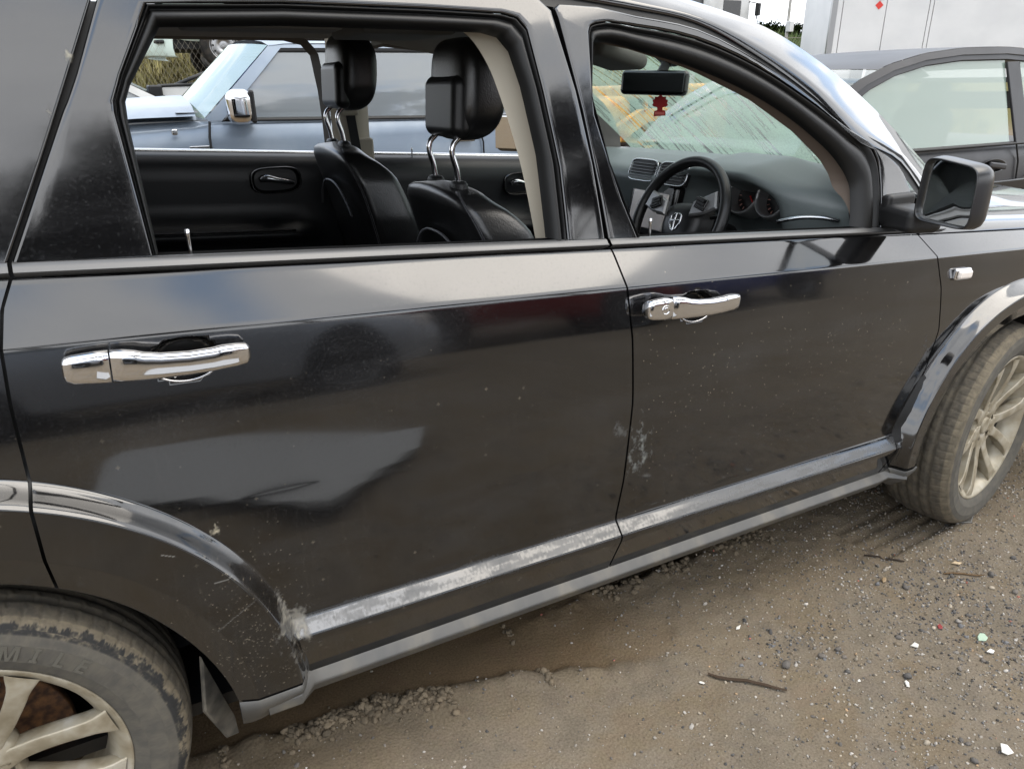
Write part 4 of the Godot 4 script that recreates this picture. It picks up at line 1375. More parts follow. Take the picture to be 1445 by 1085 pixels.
func tyre_picture(worn: bool) -> ImageTexture:
	# u runs round the tyre, v over its section from the inner to the outer bead
	var w = 1400
	var h = 100
	var im = Image.create(w, h, false, Image.FORMAT_RGB8)
	var f = noise(81, 1.0, 5)
	var e = noise(82, 1.0, 5)
	for i in w:
		var a = TAU * i / w
		var rag = e.get_noise_3d(cos(a) * 9, sin(a) * 9, 0.0) + 0.6 * e.get_noise_3d(cos(a) * 30, sin(a) * 30, 4.0)
		for j in h:
			var v = j / 100.0
			var n = f.get_noise_3d(cos(a) * 8, sin(a) * 8, v * 14.0) + 0.5 * f.get_noise_3d(cos(a) * 50, sin(a) * 50, v * 60.0)
			var mud = Color(0.345, 0.318, 0.268).lerp(Color(0.44, 0.405, 0.34), clampf(0.5 + n, 0, 1))
			var wall = Color(0.29, 0.28, 0.26).lerp(Color(0.35, 0.335, 0.30), clampf(0.5 + n, 0, 1))
			var tread = Color(0.265, 0.248, 0.218).lerp(Color(0.355, 0.328, 0.28), clampf(0.5 + 1.2 * n, 0, 1))
			var col = tread
			if v > 0.66:
				col = mud
			# a bare, ragged black band where the wall rubs
			var band = 0.705 + 0.05 * rag
			if worn and v > band and v < 0.775:
				col = Color(0.14, 0.14, 0.138).lerp(mud, clampf(n * 1.6 + 0.05, 0.0, 1.0))
			if v >= 0.775:
				col = wall
			im.set_pixel(i, j, col)
	return ImageTexture.create_from_image(im)


func build_materials() -> void:
	var dirt = dirt_picture()
	var drops = ntexn(14, 0.30, 1.2, 512, 2)
	var p = mat(Color(1, 1, 1), 0.09, 0.0, 0.95)
	p.albedo_texture = dirt[0]
	p.roughness_texture = dirt[1]
	p.roughness_texture_channel = BaseMaterial3D.TEXTURE_CHANNEL_GREEN
	p.metallic_specular = 0.62
	p.roughness = 1.0
	p.clearcoat_texture = dirt[1]
	p.clearcoat_enabled = true
	p.clearcoat = 1.0
	p.clearcoat_roughness = 0.05
	M.paint = p
	M.cup = mat(Color(0.03, 0.03, 0.032), 0.28)
	M.paint_plain = mat(Color(0.05, 0.05, 0.055), 0.2, 0.0, 0.8)
	M.trim = mat(Color(0.27, 0.27, 0.27), 0.45, 0.0, 0.7)
	M.trim.roughness_texture = ntex(13, 0.03, [[0.0, 0.6], [1.0, 1.0]], 256)
	M.rubber = mat(Color(0.055, 0.055, 0.055), 0.5, 0.0, 0.45)
	M.liner = tri(mat(Color(1, 1, 1), 0.9), 2.0)
	M.liner.albedo_texture = ntex(15, 0.02, [[0.3, Color(0.07, 0.066, 0.06)], [0.7, Color(0.17, 0.15, 0.125)]], 256)
	M.flap = tri(mat(Color(1, 1, 1), 0.85), 3.0)
	M.flap.albedo_texture = ntex(16, 0.02, [[0.3, Color(0.22, 0.21, 0.19)], [0.7, Color(0.40, 0.38, 0.34)]], 256)
	M.cladding = tri(mat(Color(1, 1, 1), 0.48, 0.0, 0.6), 1.5)
	M.cladding.albedo_texture = ntex(17, 0.012, [[0.25, Color(0.25, 0.248, 0.243)], [0.55, Color(0.295, 0.288, 0.272)], [0.8, Color(0.37, 0.352, 0.312)]], 512)
	M.dark_plastic = mat(Color(0.09, 0.09, 0.092), 0.5)
	M.dark_gloss = mat(Color(0.05, 0.05, 0.052), 0.22, 0.0, 0.6)
	M.chrome = mat(Color(0.86, 0.86, 0.87), 0.06, 1.0)
	M.chrome_dull = mat(Color(0.74, 0.75, 0.76), 0.2, 1.0)
	M.steel = mat(Color(0.6, 0.6, 0.6), 0.35, 1.0)
	M.satin = mat(Color(0.62, 0.62, 0.62), 0.38, 0.75)
	M.alloy = tri(mat(Color(1, 1, 1), 0.42, 0.25, 0.5), 3.0, false)
	M.alloy.albedo_texture = ntex(18, 0.02, [[0.2, Color(0.52, 0.48, 0.40)], [0.6, Color(0.64, 0.61, 0.54)], [0.9, Color(0.69, 0.67, 0.62)]], 256)
	M.tyre = mat(Color(1, 1, 1), 0.88)
	M.tyre.albedo_texture = tyre_picture(true)
	M.tyre_muddy = mat(Color(1, 1, 1), 0.9)
	M.tyre_muddy.albedo_texture = tyre_picture(false)
	M.tyre_plain = mat(Color(0.33, 0.32, 0.29), 0.9)
	M.rust = tri(mat(Color(1, 1, 1), 0.75), 5.0, false)
	M.rust.albedo_texture = ntex(19, 0.03, [[0.2, Color(0.22, 0.145, 0.10)], [0.6, Color(0.38, 0.26, 0.16)], [0.9, Color(0.46, 0.33, 0.2)]], 256)
	M.leather = tri(mat(Color(0.075, 0.075, 0.078), 0.33, 0.0, 0.65), 6.0, false)
	M.leather.normal_enabled = true
	M.leather.normal_texture = ntexn(24, 0.12, 2.0, 256)
	M.leather.normal_scale = 0.25
	M.leather_plain = mat(Color(0.075, 0.075, 0.077), 0.40)
	M.piping = mat(Color(0.30, 0.30, 0.31), 0.5)
	M.thread = mat(Color(0.22, 0.22, 0.23), 0.7)
	M.carpet = mat(Color(0.08, 0.08, 0.08), 1.0)
	M.beige = mat(Color(0.64, 0.61, 0.55), 0.65)
	M.beige_dark = mat(Color(0.42, 0.37, 0.33), 0.7)
	M.headliner = tri(mat(Color(0.44, 0.43, 0.41), 0.95), 8.0, false)
	M.door_vinyl = mat(Color(0.125, 0.13, 0.14), 0.42)
	M.webbing = mat(Color(0.10, 0.10, 0.11), 0.8)
	M.dash = tri(mat(Color(0.41, 0.44, 0.44), 0.5), 12.0, false)
	M.dash.normal_enabled = true
	M.dash.normal_texture = ntexn(25, 0.2, 2.0, 256)
	M.dash.normal_scale = 0.2
	M.display = mat(Color(0.96, 0.92, 0.90), 0.16)
	M.dial = mat(Color(0.06, 0.055, 0.055), 0.4)
	M.dial_marks = mat(Color(0.8, 0.6, 0.55), 0.6)
	M.red_print = mat(Color(0.75, 0.12, 0.08), 0.5)
	M.red_card = mat(Color(0.60, 0.06, 0.075), 0.7)
	M.pink_print = mat(Color(0.78, 0.38, 0.36), 0.7)
	M.mirror_shell = mat(Color(0.10, 0.10, 0.105), 0.28, 0.0, 0.6)
	M.mirror_glass = mat(Color(0.84, 0.85, 0.85), 0.02, 1.0)
	M.smoke_mirror = mat(Color(0.30, 0.31, 0.32), 0.16, 0.8)
	M.lamp_lens = mat(Color(0.88, 0.85, 0.82), 0.18)
	var sg = mat(Color(1, 1, 1), 0.35)
	sg.transparency = BaseMaterial3D.TRANSPARENCY_ALPHA
	sg.albedo_texture = streak_picture()
	sg.backlight_enabled = true
	sg.backlight = Color(0.9, 0.95, 0.92)
	M.screen_glass = sg
	# other vehicles
	M.suv = tri(mat(Color(1, 1, 1), 0.28, 0.2, 0.5), 0.8)
	M.suv.albedo_texture = ntex(26, 0.01, [[0.3, Color(0.455, 0.505, 0.56)], [0.7, Color(0.52, 0.562, 0.61)]], 256)
	M.sedan = tri(mat(Color(1, 1, 1), 0.42, 0.0, 0.5), 0.8)
	M.sedan.albedo_texture = ntex(27, 0.012, [[0.3, Color(0.135, 0.132, 0.14)], [0.7, Color(0.18, 0.177, 0.185)]], 256)
	M.pale_green = mat(Color(0.74, 0.80, 0.76), 0.35)
	M.dull_grey = mat(Color(0.60, 0.60, 0.595), 0.6)
	M.silver = mat(Color(0.66, 0.67, 0.69), 0.3, 0.5)
	M.red_paint = mat(Color(0.45, 0.07, 0.07), 0.3)
	M.blue_paint = mat(Color(0.10, 0.18, 0.45), 0.25)
	M.white_paint = tri(mat(Color(1, 1, 1), 0.4), 0.6)
	M.white_paint.albedo_texture = ntex(28, 0.01, [[0.2, Color(0.70, 0.70, 0.69)], [0.7, Color(0.76, 0.76, 0.75)]], 256)
	M.box_paint = tri(mat(Color(1, 1, 1), 0.5), 0.35)
	M.box_paint.albedo_texture = ntex(29, 0.008, [[0.2, Color(0.77, 0.772, 0.77)], [0.7, Color(0.81, 0.81, 0.805)]], 512)
	M.yellow = tri(mat(Color(1, 1, 1), 0.55), 1.2)
	M.yellow.albedo_texture = ntex(30, 0.015, [[0.2, Color(0.55, 0.30, 0.11)], [0.42, Color(0.72, 0.54, 0.22)], [0.8, Color(0.76, 0.61, 0.30)]], 256)
	var gl = mat(Color(0.57, 0.645, 0.605, 0.64), 0.04, 0.0, 0.7)
	gl.transparency = BaseMaterial3D.TRANSPARENCY_ALPHA
	M.car_glass = gl
	var wg = mat(Color(0.45, 0.50, 0.48, 0.30), 0.05, 0.0, 0.5)
	wg.transparency = BaseMaterial3D.TRANSPARENCY_ALPHA
	M.screen_tint = wg
	var dg = mat(Color(0.52, 0.545, 0.56, 0.70), 0.03, 0.0, 0.9)
	dg.transparency = BaseMaterial3D.TRANSPARENCY_ALPHA
	M.tint_glass = dg
	M.concrete = tri(mat(Color(1, 1, 1), 0.9), 1.0)
	M.concrete.albedo_texture = ntex(34, 0.02, [[0.3, Color(0.56, 0.55, 0.52)], [0.7, Color(0.68, 0.67, 0.65)]], 256)
	M.wire = mat(Color(0.50, 0.48, 0.43), 0.75)
	M.bark = tri(mat(Color(1, 1, 1), 0.95), 2.0)
	M.bark.albedo_texture = ntex(35, 0.03, [[0.3, Color(0.16, 0.13, 0.10)], [0.7, Color(0.32, 0.27, 0.22)]], 256)
	var lf = mat(Color(1, 1, 1), 0.7)
	lf.vertex_color_use_as_albedo = true
	lf.cull_mode = BaseMaterial3D.CULL_DISABLED
	M.leaf = lf
	M.grass = lf
	var st = mat(Color(1, 1, 1), 0.85)
	st.vertex_color_use_as_albedo = true
	M.stone = st
	var gr = mat(Color(1, 1, 1), 0.95, 0.0, 0.3)
	gr.vertex_color_use_as_albedo = true
	gr.albedo_texture = ntex(36, 0.14, [[0.1, Color(0.80, 0.785, 0.76)], [0.45, Color(0.91, 0.90, 0.885)], [0.65, Color(0.94, 0.93, 0.915)], [0.9, Color(1, 1, 0.98)]], 1024, 6)
	gr.normal_enabled = true
	gr.normal_texture = ntexn(37, 0.09, 6.0, 1024, 5)
	gr.normal_scale = 0.28
	M.ground = gr


# ---------------------------------------------------------------- the ground
var gn := FastNoiseLite.new()
var gm := FastNoiseLite.new()
var gf := FastNoiseLite.new()


# the edge of the smooth, damp strip beside and under the black car
func strip_edge(x: float) -> float:
	return interp([-1.0, 0.38, 0.57, 0.79, 0.99, 1.13, 1.26, 1.41, 1.8], [-0.30, -0.25, -0.22, -0.20, -0.145, -0.105, -0.06, 0.0, 0.08], x) + 0.014 * gm.get_noise_2d(x * 5.0, 9.0) + 0.016 * gn.get_noise_2d(x * 9.0, 2.0)


func strip(x: float, z: float) -> float:
	return smoothstep(0.015, -0.02, z - strip_edge(x)) * smoothstep(1.75, 1.25, x + 0.15 * gm.get_noise_2d(x * 4.0, z * 4.0))


func ground_y(x: float, z: float) -> float:
	var y = 0.030 * gm.get_noise_2d(x * 0.35, z * 0.35)
	var near = Vector2(x - 1.4, z).length()
	y *= smoothstep(6.0, 12.0, near) * 3.0 + 0.25
	if near < 7.0:
		var s = strip(x, z)
		var loose = smoothstep(0.9, 2.2, x + 0.5 * z)
		y += 0.010 * gn.get_noise_2d(x * 2.6, z * 2.6) + (0.0026 + 0.0030 * loose) * (1.0 - 0.6 * s) * gn.get_noise_2d(x * 13.0, z * 13.0) + (0.0008 + 0.0018 * loose) * absf(gf.get_noise_2d(x * 34.0, z * 34.0))
		# a low bank of pushed-up mud along the strip's edge
		var e = z - strip_edge(x)
		var fade = smoothstep(1.55, 1.2, x)
		var lump = 0.35 + 1.1 * absf(gn.get_noise_2d(x * 6.0, z * 7.0))
		y += (0.020 * exp(-pow((e - 0.025) / 0.035, 2.0)) * lump - 0.020 * smoothstep(0.012, -0.03, e)) * fade
		# churned edge under the sill and a print pressed deep beside it
		y += 0.016 * exp(-pow((z + 0.275) / 0.035, 2.0)) * smoothstep(1.1, 1.3, x) * smoothstep(2.3, 2.0, x) * (0.4 + 1.4 * absf(gn.get_noise_2d(x * 10.0, z * 10.0)))
		y -= 0.075 * smoothstep(1.925, 1.905, x) * smoothstep(1.50, 1.62, x) * smoothstep(-0.275, -0.305, z + 0.012 * gn.get_noise_2d(x * 9, z * 9)) * smoothstep(-0.62, -0.52, z)
		# the front tyre's track with its ribs
		var q = Vector2(x - 2.64, z + 0.10).rotated(0.05)
		var inside = smoothstep(0.125, 0.115, absf(q.y)) * smoothstep(0.225, 0.215, absf(q.x))
		y = lerpf(y, -0.016 + 0.010 * smoothstep(-0.8, -0.4, sin(q.y * 110.0)), inside * 0.95)
	# the bank behind the yard
	if z < -11.0:
		var b = smoothstep(-12.2, -15.2, z)
		y += b * (2.10 + 0.012 * clampf(x, -10, 40) + 0.25 * gm.get_noise_2d(x * 0.15, 3.0)) * (1.0 - 0.55 * smoothstep(-15.6, -18.0, z))
	return y


func axis_points(lo: float, hi: float, step: float, far: float) -> Array:
	var o = []
	var x = lo
	while x <= hi + 1e-4:
		o.append(x)
		x += step
	var d = step
	x = hi
	while x < far:
		d *= 1.22
		x += minf(d, 40.0)
		o.append(x)
	d = step
	x = lo
	while x > -far:
		d *= 1.22
		x -= minf(d, 40.0)
		o.push_front(x)
	return o


func build_ground() -> void:
	gn.seed = 4
	gn.frequency = 1.0
	gn.fractal_octaves = 4
	gm.seed = 6
	gm.frequency = 1.0
	gm.fractal_octaves = 2
	gf.seed = 8
	gf.frequency = 1.0
	gf.fractal_octaves = 2
	var xs = axis_points(-0.5, 3.7, 0.0125, 420.0)
	var zs = axis_points(-0.95, 1.05, 0.0125, 420.0)
	# the bank needs rows of its own
	for k in 40:
		zs.append(-11.5 - k * 0.17)
	zs.sort()
	var vs = PackedVector3Array()
	var cs = PackedColorArray()
	var ts = PackedVector2Array()
	for z in zs:
		for x in xs:
			vs.append(Vector3(x, ground_y(x, z), z))
			ts.append(Vector2(x, z) * 0.9)
			var n = gn.get_noise_2d(x * 1.1, z * 1.1)
			var n2 = gn.get_noise_2d(x * 4.0 + 20.0, z * 4.0)
			var c = Color(0.158, 0.127, 0.088).lerp(Color(0.200, 0.166, 0.123), clampf(0.5 + 0.9 * n, 0, 1))
			# grey grit away from the car, darker heaps of it here and there
			var grit = smoothstep(-0.15, 0.25, n2 + 0.30 * smoothstep(1.6, 2.6, x) + 0.1) * smoothstep(-0.1, 0.15, z + 0.1 * n)
			c = c.lerp(Color(0.195, 0.172, 0.142), grit * 0.55)
			var dark = smoothstep(0.18, 0.42, n2 + 0.35 * gn.get_noise_2d(x * 9.0, z * 9.0) + 0.25 * smoothstep(0.5, 0.0, Vector2(x - 2.4, z - 0.40).length()))
			c = c.lerp(Color(0.105, 0.092, 0.076), dark * 0.25)
			c = c.lerp(Color(0.165, 0.118, 0.070), strip(x, z) * 0.85)
			if z < -12.0:
				c = c.lerp(Color(0.13, 0.12, 0.05), smoothstep(-12.0, -13.0, z))
			cs.append(c)
	var ks = PackedInt32Array()
	var w = xs.size()
	for j in zs.size() - 1:
		for i in w - 1:
			var a = j * w + i
			ks.append_array([a, a + 1, a + w + 1, a, a + w + 1, a + w])
	var ns = PackedVector3Array()
	ns.resize(vs.size())
	for j in zs.size():
		for i in w:
			var a = j * w + i
			var l = vs[j * w + maxi(i - 1, 0)]
			var r = vs[j * w + mini(i + 1, w - 1)]
			var u = vs[maxi(j - 1, 0) * w + i]
			var d = vs[mini(j + 1, zs.size() - 1) * w + i]
			ns[a] = (d - u).cross(r - l).normalized()
	var m = ArrayMesh.new()
	var arr = []
	arr.resize(Mesh.ARRAY_MAX)
	arr[Mesh.ARRAY_VERTEX] = vs
	arr[Mesh.ARRAY_NORMAL] = ns
	arr[Mesh.ARRAY_COLOR] = cs
	arr[Mesh.ARRAY_TEX_UV] = ts
	arr[Mesh.ARRAY_INDEX] = ks
	m.add_surface_from_arrays(Mesh.PRIMITIVE_TRIANGLES, arr)
	struct("ground", m, M.ground)


func multi(called: String, mesh_: Mesh, xf: Array, cols: Array, m: Material, parent: Node = self) -> MultiMeshInstance3D:
	var mm = MultiMesh.new()
	mm.transform_format = MultiMesh.TRANSFORM_3D
	mm.use_colors = true
	mm.mesh = mesh_
	mm.instance_count = xf.size()
	for i in xf.size():
		mm.set_instance_transform(i, xf[i])
		mm.set_instance_color(i, cols[i])
	var o = MultiMeshInstance3D.new()
	o.multimesh = mm
	o.material_override = m
	o.name = called if parent != self else numbered(called)
	parent.add_child(o, true)
	o.set_meta("kind", "stuff")
	return o


func stone_mesh(s: int) -> ArrayMesh:
	var f = noise(s, 0.9, 2)
	return MB.new().grid(9, 6, func(u, w):
		var th = lerpf(-PI / 2, PI / 2, w)
		var d = Vector3(cos(th) * cos(u * TAU), sin(th), cos(th) * sin(u * TAU))
		d.x = signf(d.x) * pow(absf(d.x), 0.8)
		return d * (0.5 + 0.24 * f.get_noise_3dv(d * 1.6)) * Vector3(1.0, 0.62, 0.8), null, null, true).mesh()


func build_gravel() -> void:
	rng.seed = 5
	var meshes = [stone_mesh(1), stone_mesh(2), stone_mesh(3)]
	var xfs = [[], [], []]
	var cols = [[], [], []]
	var tones = [Color(0.22, 0.20, 0.175), Color(0.30, 0.27, 0.23), Color(0.14, 0.125, 0.11), Color(0.10, 0.095, 0.09), Color(0.36, 0.31, 0.24), Color(0.20, 0.16, 0.11), Color(0.42, 0.39, 0.35)]
	var n = 0
	while n < 60000:
		var x = rng.randf_range(-0.3, 4.6)
		var z = rng.randf_range(-0.75, 1.0)
		var heap = exp(-pow(Vector2((x - 2.42) / 0.22, (z - 0.30) / 0.26).length(), 2.0)) + exp(-pow(Vector2((x - 1.85) / 0.16, (z - 0.16) / 0.06).length(), 2.0)) + exp(-pow(Vector2((x - 2.25) / 0.12, (z - 0.62) / 0.12).length(), 2.0))
		var want = 0.09 + 0.44 * smoothstep(1.1, 2.7, x + 0.8 * z) + 0.45 * maxf(0.0, gn.get_noise_2d(x * 2.0, z * 2.0)) * smoothstep(0.9, 1.6, x) + 0.6 * heap
		want *= lerpf(1.0, 0.10, strip(x, z))
		if rng.randf() > want:
			continue
		n += 1
		var k = rng.randi() % 3
		var s = 0.0018 + 0.0080 * pow(rng.randf(), 3.5) + (0.011 * rng.randf() if rng.randf() < 0.012 + 0.05 * heap else 0.0)
		var bas = Basis(Vector3(rng.randfn(), rng.randfn(), rng.randfn()).normalized(), rng.randf() * TAU).scaled(Vector3.ONE * s)
		xfs[k].append(Transform3D(bas, Vector3(x, ground_y(x, z) + s * 0.05, z)))
		var c: Color = tones[rng.randi() % tones.size()]
		if rng.randf() < 0.55 * heap:
			c = [Color(0.055, 0.052, 0.05), Color(0.09, 0.088, 0.088), Color(0.16, 0.16, 0.165)][rng.randi() % 3]
		if rng.randf() < 0.016:
			c = [Color(0.62, 0.60, 0.56), Color(0.45, 0.17, 0.12), Color(0.5, 0.34, 0.2)][rng.randi() % 3]
		cols[k].append(c * rng.randf_range(0.55, 1.0))
	for k in 3:
		multi("gravel", meshes[k], xfs[k], cols[k], M.stone)
	# crumbs of mud along the edge of the smooth strip and by the deep print
	var mx = []
	var mc = []
	for i in 3200:
		var x = rng.randf_range(0.35, 1.45)
		var z = strip_edge(x) + 0.025 + rng.randfn(0.0, 0.022)
		if rng.randf() < 0.35:
			x = rng.randf_range(1.15, 2.2)
			z = -0.275 + rng.randfn(0.0, 0.022)
		if gn.get_noise_2d(x * 4.0 + 7.0, 3.0) < 0.02:
			continue
		var s = 0.004 + 0.020 * pow(rng.randf(), 2.8)
		mx.append(Transform3D(Basis(Vector3(rng.randfn(), rng.randfn(), rng.randfn()).normalized(), rng.randf() * TAU).scaled(Vector3.ONE * s), Vector3(x, ground_y(x, z) + s * 0.15, z)))
		mc.append(Color(0.150, 0.118, 0.078) * rng.randf_range(0.6, 1.25))
	multi("mud_crumbs", meshes[1], mx, mc, M.stone)


# one flat splinter of plastic, glass or pottery lying on the dirt
func shard(called: String, label: String, cat: String, at: Vector2, size: Vector2, col: Color, turn: float, s: int, thick := 0.003, group := "") -> void:
	rng.seed = s
	var pts = []
	var n = rng.randi_range(4, 6)
	for i in n:
		var a = TAU * (i + rng.randf_range(-0.25, 0.25)) / n
		pts.append(Vector2(cos(a) * size.x, sin(a) * size.y) * rng.randf_range(0.35, 0.55))
	var xf = Transform3D(Basis(Vector3.UP, turn) * Basis(Vector3.RIGHT, -PI / 2 + rng.randf_range(-0.22, 0.22)) , Vector3.ZERO)
	var b = MB.new().slab(pts, thick, xf, thick * 0.3)
	var o = obj(called, b, mat(col, 0.45))
	o.position = Vector3(at.x, ground_y(at.x, at.y) + thick * 0.5 + 0.003, at.y)
	tag(o, label, cat, group)


func twig(label: String, a: Vector2, b: Vector2, r: float, col: Color, s: int, flat := 1.0, bend := 0.03) -> void:
	rng.seed = s
	var pts = []
	for i in 9:
		var q = a.lerp(b, i / 8.0) + (b - a).orthogonal() * bend * sin(i * 1.1 + s)
		pts.append(Vector3(q.x, ground_y(q.x, q.y) + r * 0.9 + 0.002, q.y))
	var o = obj("twig", MB.new().tube(pts, [r * 0.7, r, r, r * 1.05, r, r * 0.95, r, r * 0.85, r * 0.6], 8, true, flat), tri(mat(col, 0.9), 8.0))
	tag(o, label, "twig")


func build_litter() -> void:
	var white = Color(0.84, 0.83, 0.80)
	shard("plastic_shard", "white plastic shard nearest the camera, alone on bare dirt", "shard", Vector2(2.02, 0.65), Vector2(0.038, 0.032), white, 0.4, 11, 0.004)
	shard("plastic_shard", "small white shard by the pointed end of the long brown stick", "shard", Vector2(1.54, 0.15), Vector2(0.020, 0.012), white, -0.8, 12)
	shard("plastic_shard", "white chip of two splinters in the open dirt below the sill", "shard", Vector2(1.775, 0.04), Vector2(0.026, 0.013), white, 0.3, 13)
	shard("plastic_shard", "pale green translucent shard among the dark gravel", "shard", Vector2(2.345, 0.40), Vector2(0.040, 0.030), Color(0.62, 0.70, 0.62), 0.2, 14, 0.005)
	shard("plastic_shard", "white triangular shard just in front of the pale green one", "shard", Vector2(2.305, 0.445), Vector2(0.032, 0.018), white, -0.5, 15)
	shard("plastic_shard", "dull red shard left of the pale green one", "shard", Vector2(2.285, 0.315), Vector2(0.024, 0.018), Color(0.52, 0.22, 0.22), 0.9, 16)
	shard("plastic_shard", "crooked white splinter in the gravel beside dark stones", "shard", Vector2(2.005, 0.41), Vector2(0.030, 0.012), white, 0.9, 17, 0.005)
	shard("plastic_shard", "broad white chip lying left of the red shard", "shard", Vector2(2.15, 0.33), Vector2(0.034, 0.018), Color(0.80, 0.79, 0.75), -0.2, 18, 0.006)
	shard("plastic_shard", "tiny white fleck near the middle of the gravel", "shard", Vector2(1.90, 0.345), Vector2(0.014, 0.010), white, 0.5, 19)
	shard("plastic_shard", "long pale chip lying in the tyre-track dirt", "shard", Vector2(2.60, 0.16), Vector2(0.036, 0.016), Color(0.70, 0.62, 0.50), -0.4, 20, 0.006)
	shard("tile_chip", "brownish red tile chip at the edge of the gravel under the front wheel", "tile chip", Vector2(2.78, 0.29), Vector2(0.034, 0.018), Color(0.46, 0.22, 0.17), 0.1, 21, 0.006)
	shard("tile_chip", "orange tile chip among grey stones at the far edge of the litter", "tile chip", Vector2(2.36, 0.56), Vector2(0.022, 0.016), Color(0.62, 0.35, 0.22), 0.8, 22, 0.006)
	shard("tile_chip", "tan tile chip in the dirt between sill and track", "tile chip", Vector2(2.33, 0.10), Vector2(0.03, 0.018), Color(0.55, 0.47, 0.36), 0.5, 23, 0.007)
	shard("rubber_scrap", "flat grey scrap beside the front tyre's contact patch", "scrap", Vector2(2.90, 0.01), Vector2(0.13, 0.05), Color(0.34, 0.33, 0.31), 0.15, 24, 0.006)
	shard("slate_chip", "grey slate chip lying next to the green shard", "slate chip", Vector2(2.40, 0.50), Vector2(0.036, 0.024), Color(0.48, 0.48, 0.47), 1.0, 25, 0.006)
	twig("long flat brown stick lying on bare dirt below the sill", Vector2(1.575, 0.135), Vector2(1.715, 0.275), 0.0052, Color(0.22, 0.165, 0.11), 3, 0.35, 0.008)
	twig("short dark twig at the end of the tyre track", Vector2(2.39, -0.02), Vector2(2.47, 0.07), 0.0032, Color(0.17, 0.13, 0.09), 4, 1.0, 0.004)
	twig("thin twig in the gravel in front of the tyre track", Vector2(2.52, 0.17), Vector2(2.62, 0.24), 0.0028, Color(0.36, 0.28, 0.18), 5, 1.0, 0.004)
	# stones large enough to pick out
	rng.seed = 15
	var sm = [stone_mesh(4), stone_mesh(5), stone_mesh(6)]
	for i in 34:
		var x = rng.randf_range(1.7, 3.2)
		var z = rng.randf_range(0.1, 0.75)
		var s = rng.randf_range(0.014, 0.028)
		var o = obj("stone", sm[i % 3], mat(lin(0.15, 0.13, 0.11).lerp(lin(0.08, 0.075, 0.07), rng.randf()), 0.9))
		o.transform = Transform3D(Basis(Vector3.UP, rng.randf() * TAU).scaled(Vector3.ONE * s), Vector3(x, ground_y(x, z) + s * 0.14, z))
		tag(o, "rough grey-brown stone half sunk in the loose dirt", "stone", "stones scattered on the dirt")

# ---------------------------------------------------------------- other vehicles
# body: stations of [x, sill, shoulder, half width, top at the middle]; built along +x, facing +x
func car_shell(st: Array, n := 40) -> MB:
	return MB.new().grid(n, 20, func(u, w):
		var x: float = lerpf(st[0][0], st[-1][0], u)
		var xs = st.map(func(q): return q[0])
		var lo = interp(xs, st.map(func(q): return q[1]), x)
		var sh = interp(xs, st.map(func(q): return q[2]), x)
		var hw = interp(xs, st.map(func(q): return q[3]), x)
		var top = interp(xs, st.map(func(q): return q[4]), x)
		# half section from the sill over the shoulder to the middle, then mirrored
		var s = 1.0 - absf(2.0 * w - 1.0)
		var side = 1.0 if w < 0.5 else -1.0
		var sx = [0.0, 0.1, 0.3, 0.5, 0.6, 0.7, 0.8, 1.0]
		var z = interp(sx, [0.90, 0.97, 1.0, 0.985, 0.955, 0.90, 0.80, 0.0], s) * hw
		var y = interp(sx, [0.0, 0.08, 0.45, 0.85, 0.97, 1.0, 1.02, 1.0], s)
		y = lo + (sh - lo) * y if s < 0.75 else lerpf(sh, top, pow((s - 0.75) / 0.25, 0.6))
		return Vector3(x, y, side * z), Vector3.UP)


# one side of the glasshouse: lines of [belt x, belt y, top x, top y, kind of the stretch that follows: p paint, g glass]
func car_side(o: Node3D, ls: Array, side: float, zb: float, zt: float, paint: Material, glass: Material, frame: Material) -> void:
	for i in ls.size() - 1:
		var a: Array = ls[i]
		var c: Array = ls[i + 1]
		var at = func(u, w, out):
			var b = Vector2(lerpf(a[0], c[0], u), lerpf(a[1], c[1], u))
			var t = Vector2(lerpf(a[2], c[2], u), lerpf(a[3], c[3], u))
			var q = b.lerp(t, w)
			return Vector3(q.x, q.y, side * (lerpf(zb, zt, w) + 0.015 * sin(PI * w) + out))
		if a[4] == "p":
			obj("pillar", MB.new().grid(3, 10, func(u, w): return at.call(u, w, 0.0), Vector3(0, 0, side)), paint, o)
		else:
			obj("side_window", MB.new().grid(8, 8, func(u, w): return at.call(u, lerpf(0.0, 0.93, w), -0.014), Vector3(0, 0, side)), glass, o)
			obj("window_trim", MB.new().grid(8, 3, func(u, w): return at.call(u, lerpf(0.89, 0.96, w), [-0.012, -0.004, -0.004, 0.0][roundi(w * 3)]), Vector3(0, 0, side)), frame, o)
			obj("cant_rail", MB.new().grid(8, 3, func(u, w): return at.call(u, lerpf(0.95, 1.0, w), 0.001), Vector3(0, 0, side)), paint, o)
			obj("window_trim", MB.new().grid(8, 3, func(u, w): return at.call(u, lerpf(-0.02, 0.03, w), [0.002, 0.006, 0.004, -0.012][roundi(w * 3)]), Vector3(0, 0, side)), frame, o)


